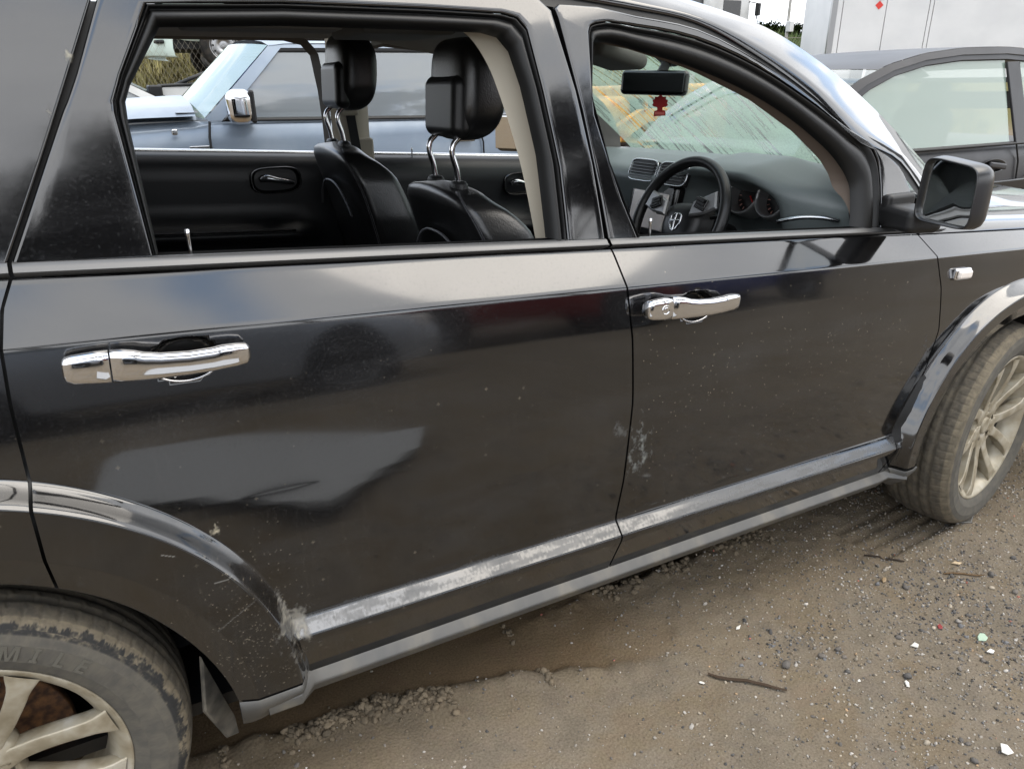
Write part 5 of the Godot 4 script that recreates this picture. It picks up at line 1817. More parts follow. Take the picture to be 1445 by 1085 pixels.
func plain_wheel(o: Node3D, at: Vector3, r: float, width: float, rim_mat: Material, holes := 10, side := 1.0) -> void:
	var c: int = o.get_meta("n_wheel", 0)
	o.set_meta("n_wheel", c + 1)
	var w = Node3D.new()
	w.name = "wheel" if c == 0 else "wheel_%03d" % c
	o.add_child(w)
	w.transform = Transform3D(Basis(Vector3.RIGHT, PI / 2 * side), at)
	var h = width / 2
	obj("tyre", MB.new().lathe([Vector2(r * 0.62, -h * 0.8), Vector2(r * 0.8, -h), Vector2(r * 0.95, -h * 0.9), Vector2(r, -h * 0.6), Vector2(r, h * 0.6), Vector2(r * 0.95, h * 0.9), Vector2(r * 0.8, h), Vector2(r * 0.66, h * 0.92), Vector2(r * 0.62, h * 0.8)], 48), M.liner, w)
	var rim = [[0.001, 0.35], [0.12, 0.38], [0.16, 0.30], [0.22, 0.32], [0.30, 0.50], [0.42, 0.52], [0.50, 0.35], [0.56, 0.40], [0.59, 0.75], [0.63, 0.86], [0.65, 0.84], [0.64, 0.6]]
	obj("rim", MB.new().grid(80, rim.size() - 1, func(u, v):
		var q: Array = rim[roundi(v * (rim.size() - 1))]
		var a = u * TAU
		return Vector3(q[0] * r * cos(a), q[1] * h, q[0] * r * sin(a)), null, null, true), rim_mat, w)
	for k in holes:
		var a = TAU * k / holes
		obj("vent_hole", MB.new().lathe([Vector2(0.0005, 0.004), Vector2(r * 0.045, 0.004), Vector2(r * 0.05, -0.01)], 12, Transform3D(Basis(), Vector3(cos(a) * r * 0.46, h * 0.47, sin(a) * r * 0.46))), M.rubber, w)


func arch(o: Node3D, x: float, y: float, z: float, r: float) -> void:
	obj("wheel_arch", MB.new().lathe([Vector2(0.001, 0.0), Vector2(r, 0.0), Vector2(r + 0.02, 0.012), Vector2(r + 0.05, 0.01), Vector2(r + 0.06, -0.02)], 40, Transform3D(Basis(Vector3.RIGHT, PI / 2 * signf(z)), Vector3(x, y, z))), M.rubber, o)


func build_suv() -> void:
	# faces -x; local +x is forward, local -z is the side towards the black car
	var o = thing("off_road_car", "pale blue-grey two-door off-roader parked beyond the black car, chrome mirror", "car", Vector3(1.0, 0, -4.45), PI)
	# local x = 1.0 - world x
	obj("body", car_shell([[-2.75, 0.55, 1.16, 0.70, 1.18], [-2.6, 0.45, 1.27, 0.84, 1.27], [-1.2, 0.40, 1.275, 0.86, 1.275], [0.02, 0.40, 1.29, 0.855, 1.30], [0.10, 0.40, 1.275, 0.85, 1.40], [0.45, 0.42, 1.255, 0.84, 1.41], [1.0, 0.45, 1.22, 0.82, 1.38], [1.42, 0.5, 1.14, 0.76, 1.28], [1.55, 0.6, 1.0, 0.66, 1.1]], 60), M.suv, o)
	var belt_y = 1.285
	for s in [1.0, -1.0]:
		car_side(o, [[0.05, 1.29, -0.40, 1.705, "p"], [-0.055, 1.29, -0.49, 1.71, "g"], [-1.62, 1.265, -1.55, 1.72, "p"], [-1.78, 1.265, -1.72, 1.72, "g"], [-2.42, 1.265, -2.34, 1.70, "p"], [-2.58, 1.265, -2.46, 1.69, "p"]], s, 0.825, 0.70, M.suv, M.tint_glass, M.rubber)
	obj("roof", MB.new().grid(24, 14, func(u, w):
		var q = 4.0 * w * (1 - w)
		return Vector3(lerpf(-2.47, -0.40 + 0.08 * q, u), interp([0, 0.1, 0.5, 0.95, 1.0], [1.69, 1.715, 1.725, 1.715, 1.70], u) + 0.055 * sqrt(q), lerpf(-0.705, 0.705, w)), Vector3.UP), M.suv, o)
	obj("windscreen", MB.new().grid(10, 10, func(u, w):
		var q = 4.0 * w * (1 - w)
		return Vector3(lerpf(0.045, -0.395, u) + 0.12 * q, lerpf(1.30, 1.705, u) + 0.03 * q, lerpf(-1, 1, w) * lerpf(0.80, 0.69, u)), Vector3(1, 1, 0)), M.car_glass, o)
	obj("tailgate_window", MB.new().grid(4, 4, func(u, w): return Vector3(lerpf(-2.60, -2.47, u), lerpf(1.27, 1.69, u), lerpf(-0.78, 0.78, w) * lerpf(1, 0.9, u)), Vector3(-1, 0, 0)), M.tint_glass, o)
	obj("interior", MB.new().grid(4, 4, func(u, w): return Vector3(lerpf(-2.5, 0.0, u), 0.95, lerpf(-0.75, 0.75, w)), Vector3.UP), M.carpet, o)
	for s in [-0.38, 0.38]:
		obj("seat", MB.new().pillow(Vector3(-1.05, 1.12, s), Vector3(0.16, 0.62, 0.46), Basis(Vector3.BACK, 0.25), 0.06).pillow(Vector3(-1.16, 1.50, s), Vector3(0.1, 0.18, 0.25), Basis(), 0.04), M.carpet, o)
	# bonnet edge: a dark open shut line, then wiper cowl
	obj("bonnet_gap", MB.new().grid(16, 2, func(u, w):
		var x = lerpf(0.03, 1.2, u)
		return Vector3(x, interp([0.0, 0.4, 1.2], [1.296, 1.288, 1.235], x) - 0.004 + 0.010 * w * (0.4 + u), -0.845 + 0.02 * w - 0.004 + 0.02 * smoothstep(0.6, 1.2, x)), Vector3(0, 0.5, -1)), M.rubber, o)
	obj("bonnet", MB.new().grid(20, 16, func(u, w):
		var q = 4.0 * w * (1 - w)
		var x = lerpf(0.09, 1.40, u)
		return Vector3(x, interp([0.0, 0.4, 1.0, 1.40], [1.318, 1.312, 1.27, 1.17], x) + 0.11 * pow(q, 0.55) * (1.0 - 0.3 * u), lerpf(-0.825, 0.825, w) * (1.0 - 0.08 * u)), Vector3.UP), M.suv, o)
	obj("wiper_cowl", MB.new().grid(4, 10, func(u, w): return Vector3(lerpf(0.06, 0.19, u) + 0.2 * w * (1 - w), 1.335 + 0.12 * w * (1 - w), lerpf(-0.80, 0.80, w)), Vector3.UP), M.dark_plastic, o)
	obj("wiper_arm", MB.new().tube([Vector3(0.15, 1.35, -0.62), Vector3(0.10, 1.385, -0.50), Vector3(0.12, 1.41, -0.1)], 0.01, 6), M.rubber, o)
	obj("door_gap", MB.new().tube([Vector3(0.02, 1.285, -0.842), Vector3(0.035, 1.2, -0.858), Vector3(0.04, 1.0, -0.866), Vector3(0.0, 0.6, -0.868)], 0.008, 6), M.rubber, o)
	obj("door_gap", MB.new().tube([Vector3(-1.70, 1.265, -0.842), Vector3(-1.75, 1.1, -0.862), Vector3(-1.76, 0.6, -0.868)], 0.006, 6), M.rubber, o)
	var dh = obj("door_handle", MB.new().pillow(Vector3(-1.60, 1.125, -0.873), Vector3(0.16, 0.035, 0.03), Basis(), 0.012), M.chrome_dull, o)
	dh.set_meta("n_x", 0)
	# chrome mirror on a dark triangle
	obj("mirror_base", MB.new().slab([Vector2(-0.06, 1.288), Vector2(-0.20, 1.288), Vector2(-0.22, 1.33), Vector2(-0.17, 1.39)], 0.02, Transform3D(Basis(), Vector3(0, 0, -0.83)), 0.004), M.rubber, o)
	obj("door_mirror", MB.new().pillow(Vector3(-0.145, 1.365, -0.955), Vector3(0.15, 0.19, 0.20), Basis(Vector3.UP, -0.15), 0.055, 5), M.chrome, o)
	obj("mirror_rim", MB.new().pillow(Vector3(-0.215, 1.365, -0.955), Vector3(0.03, 0.18, 0.19), Basis(Vector3.UP, -0.15), 0.014), M.rubber, o)
	obj("side_repeater", MB.new().pillow(Vector3(0.22, 1.235, -0.862), Vector3(0.035, 0.035, 0.02), Basis(), 0.01), M.chrome_dull, o)
	obj("badge", MB.new().pillow(Vector3(0.10, 1.145, -0.868), Vector3(0.11, 0.018, 0.008), Basis(), 0.003), M.chrome_dull, o)
	for x in [-1.95, 0.85]:
		for s in [-1.0, 1.0]:
			arch(o, x, 0.40, s * 0.862, 0.42)
			plain_wheel(o, Vector3(x, 0.36, s * 0.80), 0.36, 0.22, M.steel, 8, s)


func build_sedan() -> void:
	# faces -x, its side towards the camera at world z = -2.2
	var o = thing("hatchback", "dusty dark grey hatchback parked ahead of the black car", "car", Vector3(5.0, 0, -3.05), PI)
	var shell = car_shell([[-3.0, 0.55, 0.80, 0.66, 0.82], [-2.9, 0.35, 0.98, 0.80, 0.98], [-1.6, 0.30, 0.985, 0.85, 0.985], [0.4, 0.30, 0.99, 0.85, 0.99], [0.62, 0.32, 0.97, 0.84, 1.06], [0.86, 0.34, 0.90, 0.78, 0.97], [0.98, 0.4, 0.75, 0.66, 0.80]], 50)
	obj("body", shell, M.sedan, o)
	# the arched line of the windows: belt to roof
	var top = [Vector2(0.70, 1.03), Vector2(0.52, 1.21), Vector2(0.30, 1.36), Vector2(0.05, 1.475), Vector2(-0.25, 1.565), Vector2(-0.62, 1.635), Vector2(-1.05, 1.675), Vector2(-1.60, 1.69), Vector2(-2.1, 1.67), Vector2(-2.55, 1.60), Vector2(-2.80, 1.50)]
	var ins = [Vector2(0.52, 1.03), Vector2(0.36, 1.18), Vector2(0.18, 1.30), Vector2(-0.04, 1.405), Vector2(-0.30, 1.49), Vector2(-0.64, 1.555), Vector2(-1.05, 1.59), Vector2(-1.60, 1.60), Vector2(-2.05, 1.58), Vector2(-2.36, 1.52), Vector2(-2.50, 1.45)]
	for s in [1.0, -1.0]:
		var zz = func(y: float) -> float: return s * (0.835 - (y - 1.0) * 0.24)
		var band = func(a: Array, c: Array, called: String, m: Material, e0: float, e1: float, off0: float, off1: float):
			obj(called, MB.new().grid((a.size() - 1) * 4, 3, func(u, w):
				var q = u * (a.size() - 1)
				var i = clampi(int(q), 0, a.size() - 2)
				var p: Vector2 = a[i].lerp(a[i + 1], q - i).lerp(c[i].lerp(c[i + 1], q - i), lerpf(e0, e1, w))
				return Vector3(p.x, p.y, zz.call(p.y) + s * lerpf(off0, off1, w)), Vector3(0, 0, s)), m, o)
		band.call(top, ins, "roof_arch", M.sedan, 0.0, 0.52, 0.0, 0.012)
		band.call(top, ins, "door_frame", M.sedan, 0.54, 0.94, 0.002, 0.004)
		band.call(top, ins, "window_trim", M.rubber, 0.90, 1.02, 0.0, -0.006)
		# glass down to the belt, in two panes with the door pillar between
		for q in [[0.0, 0.70, "side_window"], [0.745, 1.0, "side_window"]]:
			obj(q[2], MB.new().grid(16, 8, func(u, w):
				var k = lerpf(q[0], q[1], u) * (ins.size() - 1)
				var i = clampi(int(k), 0, ins.size() - 2)
				var t: Vector2 = ins[i].lerp(ins[i + 1], k - i)
				var b = Vector2(t.x + (0.04 if t.x > -1.0 else -0.06) * smoothstep(1.1, 1.6, t.y), 1.0)
				var p = b.lerp(t, w)
				return Vector3(p.x, p.y, zz.call(p.y) - s * 0.012), Vector3(0, 0, s)), M.car_glass, o)
		obj("door_pillar", MB.new().slab([Vector2(-1.72, 0.99), Vector2(-1.60, 1.60), Vector2(-1.76, 1.605), Vector2(-1.90, 0.99)], 0.02, Transform3D(Basis(Vector3.RIGHT, -s * 0.235), Vector3(0, 0.028 * 1.0, s * (0.835 + 0.232))), 0.004), M.sedan, o)
		obj("window_trim", MB.new().grid(20, 4, func(u, w): return Vector3(lerpf(0.62, -2.55, u), lerpf(0.985, 1.012, w), s * [0.836, 0.846, 0.846, 0.84, 0.825][roundi(w * 4)]), Vector3(0, 0, s)), M.rubber, o)
		obj("door_gap", MB.new().tube([Vector3(-1.74, 0.985, s * 0.838), Vector3(-1.80, 0.86, s * 0.846), Vector3(-1.84, 0.6, s * 0.852), Vector3(-1.80, 0.35, s * 0.84)], 0.007, 6), M.rubber, o)
		obj("side_moulding", MB.new().pillow(Vector3(-1.1, 0.68, s * 0.852), Vector3(2.4, 0.09, 0.03), Basis(), 0.012), M.dark_gloss, o)
		# oval handle hollow with its flap
		obj("handle_cup", MB.new().grid(36, 4, func(u, w):
			var a = u * TAU
			var r: Array = [[1.0, 0.004], [0.95, 0.006], [0.8, 0.001], [0.5, -0.006], [0.01, -0.008]][roundi(w * 4)]
			return Vector3(-1.47 + cos(a) * 0.175 * r[0], 0.83 + sin(a) * 0.062 * r[0] * (1.0 if sin(a) > 0 else 0.7), s * (0.846 + r[1])), Vector3(0, 0, s), null, true), M.dark_gloss, o)
		obj("door_handle", MB.new().pillow(Vector3(-1.50, 0.842, s * 0.866), Vector3(0.22, 0.045, 0.03), Basis(Vector3.BACK, 0.12), 0.014), M.sedan, o)
		for x in [0.30, -2.15]:
			arch(o, x, 0.36, s * 0.852, 0.36)
			plain_wheel(o, Vector3(x, 0.315, s * 0.79), 0.315, 0.20, M.steel, 8, s)
	obj("roof", MB.new().grid(24, 14, func(u, w):
		var i = u * 6.0 + 3.6
		var t: Vector2 = top[int(i)].lerp(top[mini(int(i) + 1, 10)], i - int(i))
		var q = 4.0 * w * (1 - w)
		return Vector3(t.x + 0.04 * q * (1.0 - u), t.y + 0.010 * sqrt(q) + 0.003, lerpf(-1, 1, w) * (0.832 - (t.y - 1.0) * 0.24)), Vector3.UP), M.sedan, o)
	obj("windscreen", MB.new().grid(16, 14, func(u, w):
		var i = u * 3.6
		var t: Vector2 = top[int(i)].lerp(top[int(i) + 1], i - int(i))
		var q = 4.0 * w * (1 - w)
		return Vector3(t.x + 0.06 * q, t.y + 0.012 * q, lerpf(-1, 1, w) * (0.832 - (t.y - 1.0) * 0.24)), Vector3(1, 1, 0)), M.screen_tint, o)
	obj("wiper_blade", MB.new().tube([Vector3(0.60, 1.22, 0.55), Vector3(0.30, 1.44, 0.3), Vector3(0.2, 1.52, 0.1)], 0.009, 6), M.rubber, o)
	obj("interior", MB.new().grid(4, 4, func(u, w): return Vector3(lerpf(-2.7, 0.5, u), 0.72, lerpf(-0.78, 0.78, w)), Vector3.UP), M.carpet, o)
	obj("dashboard", MB.new().pillow(Vector3(0.35, 0.96, 0), Vector3(0.5, 0.18, 1.45), Basis(), 0.07), M.dash, o)
	for s in [-0.37, 0.37]:
		obj("seat", MB.new().pillow(Vector3(-1.15, 0.95, s), Vector3(0.16, 0.62, 0.46), Basis(Vector3.BACK, 0.2), 0.06).pillow(Vector3(-1.28, 1.35, s), Vector3(0.1, 0.2, 0.26), Basis(Vector3.BACK, 0.1), 0.045), M.leather_plain, o)


func reflected_car(called: String, label: String, at: Vector3, turn: float, paint: Material) -> void:
	var o = thing(called, label, "car", at, turn)
	obj("body", car_shell([[-2.1, 0.5, 0.8, 0.66, 0.85], [-2.0, 0.35, 0.92, 0.80, 0.98], [-1.2, 0.28, 0.94, 0.85, 0.96], [0.8, 0.28, 0.92, 0.85, 0.94], [1.1, 0.28, 0.88, 0.84, 0.97], [1.8, 0.32, 0.74, 0.78, 0.84], [2.1, 0.4, 0.6, 0.64, 0.66]], 40), paint, o)
	for s in [1.0, -1.0]:
		car_side(o, [[0.95, 0.93, 0.10, 1.42, "p"], [0.82, 0.93, 0.02, 1.42, "g"], [-0.35, 0.94, -0.35, 1.44, "p"], [-0.43, 0.94, -0.43, 1.44, "g"], [-1.35, 0.95, -1.0, 1.42, "p"], [-1.6, 0.95, -1.15, 1.40, "p"]], s, 0.82, 0.62, paint, M.tint_glass, M.rubber)
		for x in [-1.3, 1.3]:
			arch(o, x, 0.33, s * 0.85, 0.35)
			plain_wheel(o, Vector3(x, 0.31, s * 0.79), 0.31, 0.2, M.steel, 8, s)
		obj("headlamp", MB.new().pillow(Vector3(1.98, 0.66, s * 0.56), Vector3(0.16, 0.12, 0.3), Basis(Vector3.UP, s * -0.45), 0.05), M.lamp_lens, o)
	obj("roof", MB.new().grid(14, 10, func(u, w):
		var q = 4.0 * w * (1 - w)
		return Vector3(lerpf(-1.16, 0.10 + 0.08 * q, u), 1.40 + 0.03 * sin(PI * u) + 0.04 * sqrt(q), lerpf(-0.625, 0.625, w)), Vector3.UP), paint, o)
	obj("windscreen", MB.new().grid(8, 8, func(u, w): return Vector3(lerpf(0.95, 0.10, u) + 0.3 * w * (1 - w), lerpf(0.93, 1.42, u), lerpf(-1, 1, w) * lerpf(0.80, 0.62, u)), Vector3(1, 1, 0)), M.car_glass, o)
	obj("rear_window", MB.new().grid(8, 8, func(u, w): return Vector3(lerpf(-1.6, -1.16, u), lerpf(0.95, 1.41, u), lerpf(-1, 1, w) * lerpf(0.80, 0.62, u)), Vector3(-1, 1, 0)), M.tint_glass, o)


func build_raised_truck() -> void:
	# up on a stack of wrecks, nose to the left (-x); near wheels at world z = -12
	var o = thing("stacked_pickup", "pale green pickup raised high on wrecks, steel wheel and fog-lamp bumper showing", "pickup", Vector3(2.34, 0, -12.8), PI)
	obj("body", car_shell([[-3.6, 2.25, 2.95, 0.8, 2.97], [-3.5, 2.18, 3.05, 0.84, 3.05], [-0.6, 2.12, 3.05, 0.85, 3.08], [0.0, 2.14, 2.98, 0.85, 3.1], [0.55, 2.16, 2.9, 0.84, 3.0], [0.80, 2.22, 2.75, 0.78, 2.85]], 40), M.pale_green, o)
	obj("cab", MB.new().grid(10, 12, func(u, w):
		var a = PI * w
		return Vector3(lerpf(-2.2, -0.1, u) - 0.35 * (sin(a) if u > 0.5 else -sin(a) * 0.3), 3.0 + 0.62 * pow(sin(a), 0.4), -cos(a) * 0.8), Vector3.UP), M.pale_green, o)
	obj("chassis", MB.new().box(Vector3(-1.3, 2.12, 0), Vector3(4.4, 0.16, 1.2), Basis(), 0.02).box(Vector3(0.15, 2.2, 0), Vector3(1.2, 0.3, 1.0), Basis(), 0.05), M.dark_plastic, o)
	obj("bumper", MB.new().grid(20, 8, func(u, w):
		var a = lerpf(-1.0, 1.0, u)
		var q: Vector2 = [Vector2(1.92, -0.06), Vector2(1.925, -0.01), Vector2(1.95, 0.02), Vector2(2.04, 0.035), Vector2(2.12, 0.03), Vector2(2.20, 0.02), Vector2(2.30, 0.01), Vector2(2.36, -0.02), Vector2(2.36, -0.08)][roundi(w * 8)]
		return Vector3(1.15 - 0.42 * pow(absf(a), 3.0) + q.y, q.x + 0.02 * (1 - a * a), a * 0.88), Vector3(1, 0, 0)), M.pale_green, o)
	for s in [-1.0, 1.0]:
		obj("fog_lamp_slot", MB.new().pillow(Vector3(0.94, 2.24, s * 0.76), Vector3(0.06, 0.055, 0.16), Basis(Vector3.UP, s * -0.9), 0.02).pillow(Vector3(0.94, 2.14, s * 0.76), Vector3(0.06, 0.05, 0.16), Basis(Vector3.UP, s * -0.9), 0.02), M.rubber, o)
	obj("grille_mouth", MB.new().pillow(Vector3(1.16, 2.15, 0), Vector3(0.06, 0.20, 0.95), Basis(), 0.03), M.rubber, o)
	for s in [-1.0, 1.0]:
		plain_wheel(o, Vector3(0.02, 2.10 if s < 0 else 1.98, s * 0.78), 0.345, 0.24, M.steel, 12, s)
		plain_wheel(o, Vector3(-2.85, 2.10, s * 0.78), 0.345, 0.24, M.steel, 12, s)
		obj("arm", MB.new().tube([Vector3(0.02, 2.05, s * 0.7), Vector3(0.0, 2.12, s * 0.3)], 0.05, 8), M.dark_plastic, o)
	# what it stands on
	var p = thing("crushed_car", "crushed dark car under the raised pale green pickup", "car", Vector3(3.4, 0, -12.9))
	obj("body", MB.new().grid(30, 12, func(u, w):
		var a = PI * w
		var dent = 0.12 * sin(u * 17.0 + w * 9.0) + 0.07 * sin(u * 31.0)
		return Vector3(lerpf(-1.6, 2.2, u), 0.25 + (1.30 + dent * 0.6) * pow(sin(a), 0.35) * (0.7 + 0.3 * sin(PI * clampf(u, 0.05, 0.95))), -cos(a) * (0.8 + dent * 0.3)), Vector3.UP), M.paint_plain, p)
	for x in [-1.0, 1.4]:
		plain_wheel(p, Vector3(x, 0.3, 0.78), 0.3, 0.2, M.steel, 8, 1.0)


func build_wrecks() -> void:
	# front carrier of a stripped white car, with its sockets, and a white car with a dark windscreen
	var f = thing("front_carrier", "stripped white front end with square sockets behind the off-roader's bonnet", "wreck", Vector3(1.20, 1.44, -7.0), 0.12)
	var outer = [Vector2(-0.25, -0.10), Vector2(0.30, -0.09), Vector2(0.42, 0.06), Vector2(0.40, 0.17), Vector2(0.27, 0.14), Vector2(0.12, 0.05), Vector2(-0.20, 0.05), Vector2(-0.27, 0.02)]
	obj("panel", MB.new().slab(outer, 0.10, Transform3D(Basis(), Vector3.ZERO), 0.02), M.white_paint, f)
	for q in [[0.02, -0.03, 0.05, 0.07], [0.16, 0.0, 0.045, 0.07], [0.26, 0.03, 0.035, 0.05], [0.11, -0.07, 0.03, 0.035]]:
		obj("socket", MB.new().pillow(Vector3(q[0], q[1], 0.05), Vector3(q[2], q[3], 0.03), Basis(), 0.008), M.rubber, f)
	obj("lamp_bracket", MB.new().pillow(Vector3(-0.29, 0.0, 0.02), Vector3(0.12, 0.13, 0.14), Basis(), 0.02).pillow(Vector3(-0.24, -0.055, 0.08), Vector3(0.05, 0.06, 0.05), Basis(), 0.01), M.rubber, f)
	obj("hose", MB.new().tube(smooth([Vector3(-0.1, 0.06, 0), Vector3(0.05, 0.12, 0.05), Vector3(0.2, 0.17, 0), Vector3(0.3, 0.2, -0.05)], 5), 0.018, 8), M.rubber, f)
	obj("bar", MB.new().tube([Vector3(-0.26, 0.055, 0.04), Vector3(0.2, 0.075, 0.06)], 0.016, 8), M.rubber, f)
	obj("strut_base", MB.new().box(Vector3(0.05, -0.75, -0.2), Vector3(0.7, 1.3, 0.5), Basis(), 0.05), M.dark_plastic, f)
	var b = thing("blue_bonnet", "crumpled deep blue panel propped behind the stripped white front end", "car panel", Vector3(1.62, 1.52, -7.2), 0.2)
	obj("sheet", MB.new().grid(12, 10, func(u, w): return Vector3(lerpf(-0.22, 0.35, u), lerpf(-0.15, 0.16, w) + 0.25 * (u - 0.5), 0.04 * sin(u * 9 + w * 4)) , Vector3(0, 0, 1)), M.blue_paint, b)
	obj("brace", MB.new().box(Vector3(0.1, -0.85, -0.1), Vector3(0.3, 1.4, 0.3), Basis(), 0.03), M.dark_plastic, b)
	var o = thing("white_saloon", "white saloon with dark sloping windscreen, seen over the off-roader's bonnet", "car", Vector3(0.45, 0.42, -7.6), 0.0)
	obj("body", car_shell([[-2.6, 0.2, 0.8, 0.7, 0.9], [-2.2, 0.15, 0.98, 0.82, 0.98], [0.2, 0.15, 0.96, 0.84, 1.0], [0.55, 0.15, 0.93, 0.83, 1.01], [1.1, 0.2, 0.85, 0.8, 0.93], [1.5, 0.3, 0.7, 0.7, 0.75]], 36), M.white_paint, o)
	for s in [1.0, -1.0]:
		car_side(o, [[0.50, 0.96, -0.35, 1.42, "p"], [0.36, 0.96, -0.45, 1.42, "g"], [-0.8, 0.97, -0.8, 1.44, "p"], [-0.9, 0.97, -0.9, 1.44, "g"], [-1.8, 0.98, -1.5, 1.42, "p"], [-2.0, 0.98, -1.7, 1.4, "p"]], s, 0.80, 0.62, M.white_paint, M.tint_glass, M.rubber)
		for x in [-1.7, 0.95]:
			plain_wheel(o, Vector3(x, -0.08, s * 0.72), 0.31, 0.2, M.steel, 8, s)
	obj("windscreen", MB.new().grid(8, 8, func(u, w): return Vector3(lerpf(0.50, -0.35, u) + 0.3 * w * (1 - w), lerpf(0.97, 1.42, u), lerpf(-1, 1, w) * lerpf(0.80, 0.62, u)), Vector3(1, 1, 0)), M.dark_gloss, o)
	obj("roof", MB.new().grid(14, 10, func(u, w): return Vector3(lerpf(-1.7, -0.35, u), 1.41 + 0.05 * w * (1 - w), lerpf(-0.625, 0.625, w)), Vector3.UP), M.white_paint, o)
	obj("bonnet_stripe", MB.new().grid(8, 4, func(u, w): return Vector3(lerpf(0.56, 0.95, u), lerpf(1.012, 0.965, u), lerpf(0.05, 0.35, w)), Vector3.UP), M.blue_paint, o)


func build_loader() -> void:
	var o = thing("digger", "yellow digger with dark cab openings seen through the dewy windscreen", "digger", Vector3(6.75, 0, -6.9), 0.0)
	obj("chassis", MB.new().pillow(Vector3(0, 0.62, -0.2), Vector3(2.0, 0.42, 1.3), Basis(), 0.08), M.yellow, o)
	obj("engine_cover", MB.new().pillow(Vector3(-0.85, 1.0, -0.15), Vector3(0.62, 0.62, 1.2), Basis(Vector3.BACK, 0.12), 0.12), M.yellow, o)
	obj("cab_roof", MB.new().pillow(Vector3(0.1, 1.38, -0.1), Vector3(1.5, 0.14, 1.25), Basis(Vector3.BACK, 0.02), 0.05), M.yellow, o)
	obj("rear_cover", MB.new().pillow(Vector3(0.75, 1.02, -0.1), Vector3(0.38, 0.70, 1.2), Basis(), 0.08), M.yellow, o)
	for x in [-0.38, -0.12, 0.2]:
		obj("cab_post", MB.new().box(Vector3(x, 1.07, 0.44), Vector3(0.05, 0.55, 0.06), Basis(Vector3.BACK, 0.05), 0.012), M.yellow, o)
	obj("cab_glass", MB.new().box(Vector3(0.08, 1.07, 0.38), Vector3(1.0, 0.52, 0.012)), M.tint_glass, o)
	obj("cab_seat", MB.new().pillow(Vector3(0.1, 1.0, -0.1), Vector3(0.4, 0.5, 0.5), Basis(), 0.08), M.dark_plastic, o)
	obj("cab_back", MB.new().box(Vector3(0.08, 1.05, -0.65), Vector3(1.1, 0.6, 0.04), Basis(), 0.01), M.dark_plastic, o)
	obj("lift_arm", MB.new().slab([Vector2(-1.7, 0.35), Vector2(-1.45, 0.75), Vector2(-0.6, 1.18), Vector2(0.3, 1.2), Vector2(0.3, 1.08), Vector2(-0.5, 1.04), Vector2(-1.35, 0.6), Vector2(-1.55, 0.3)], 0.12, Transform3D(Basis(), Vector3(0, 0, 0.62)), 0.015), M.yellow, o)
	obj("bucket", MB.new().grid(10, 8, func(u, w): return Vector3(-1.9 + 0.35 * cos(PI * 0.9 * w + 0.4), 0.42 + 0.32 * sin(PI * 0.9 * w - 0.9), lerpf(-0.95, 0.75, u)), Vector3(-1, 0, 0)), M.dark_plastic, o)
	for x in [-0.7, 0.75]:
		for s in [-1.0, 1.0]:
			plain_wheel(o, Vector3(x, 0.40, -0.2 + s * 0.72), 0.40, 0.28, M.yellow, 6, s)


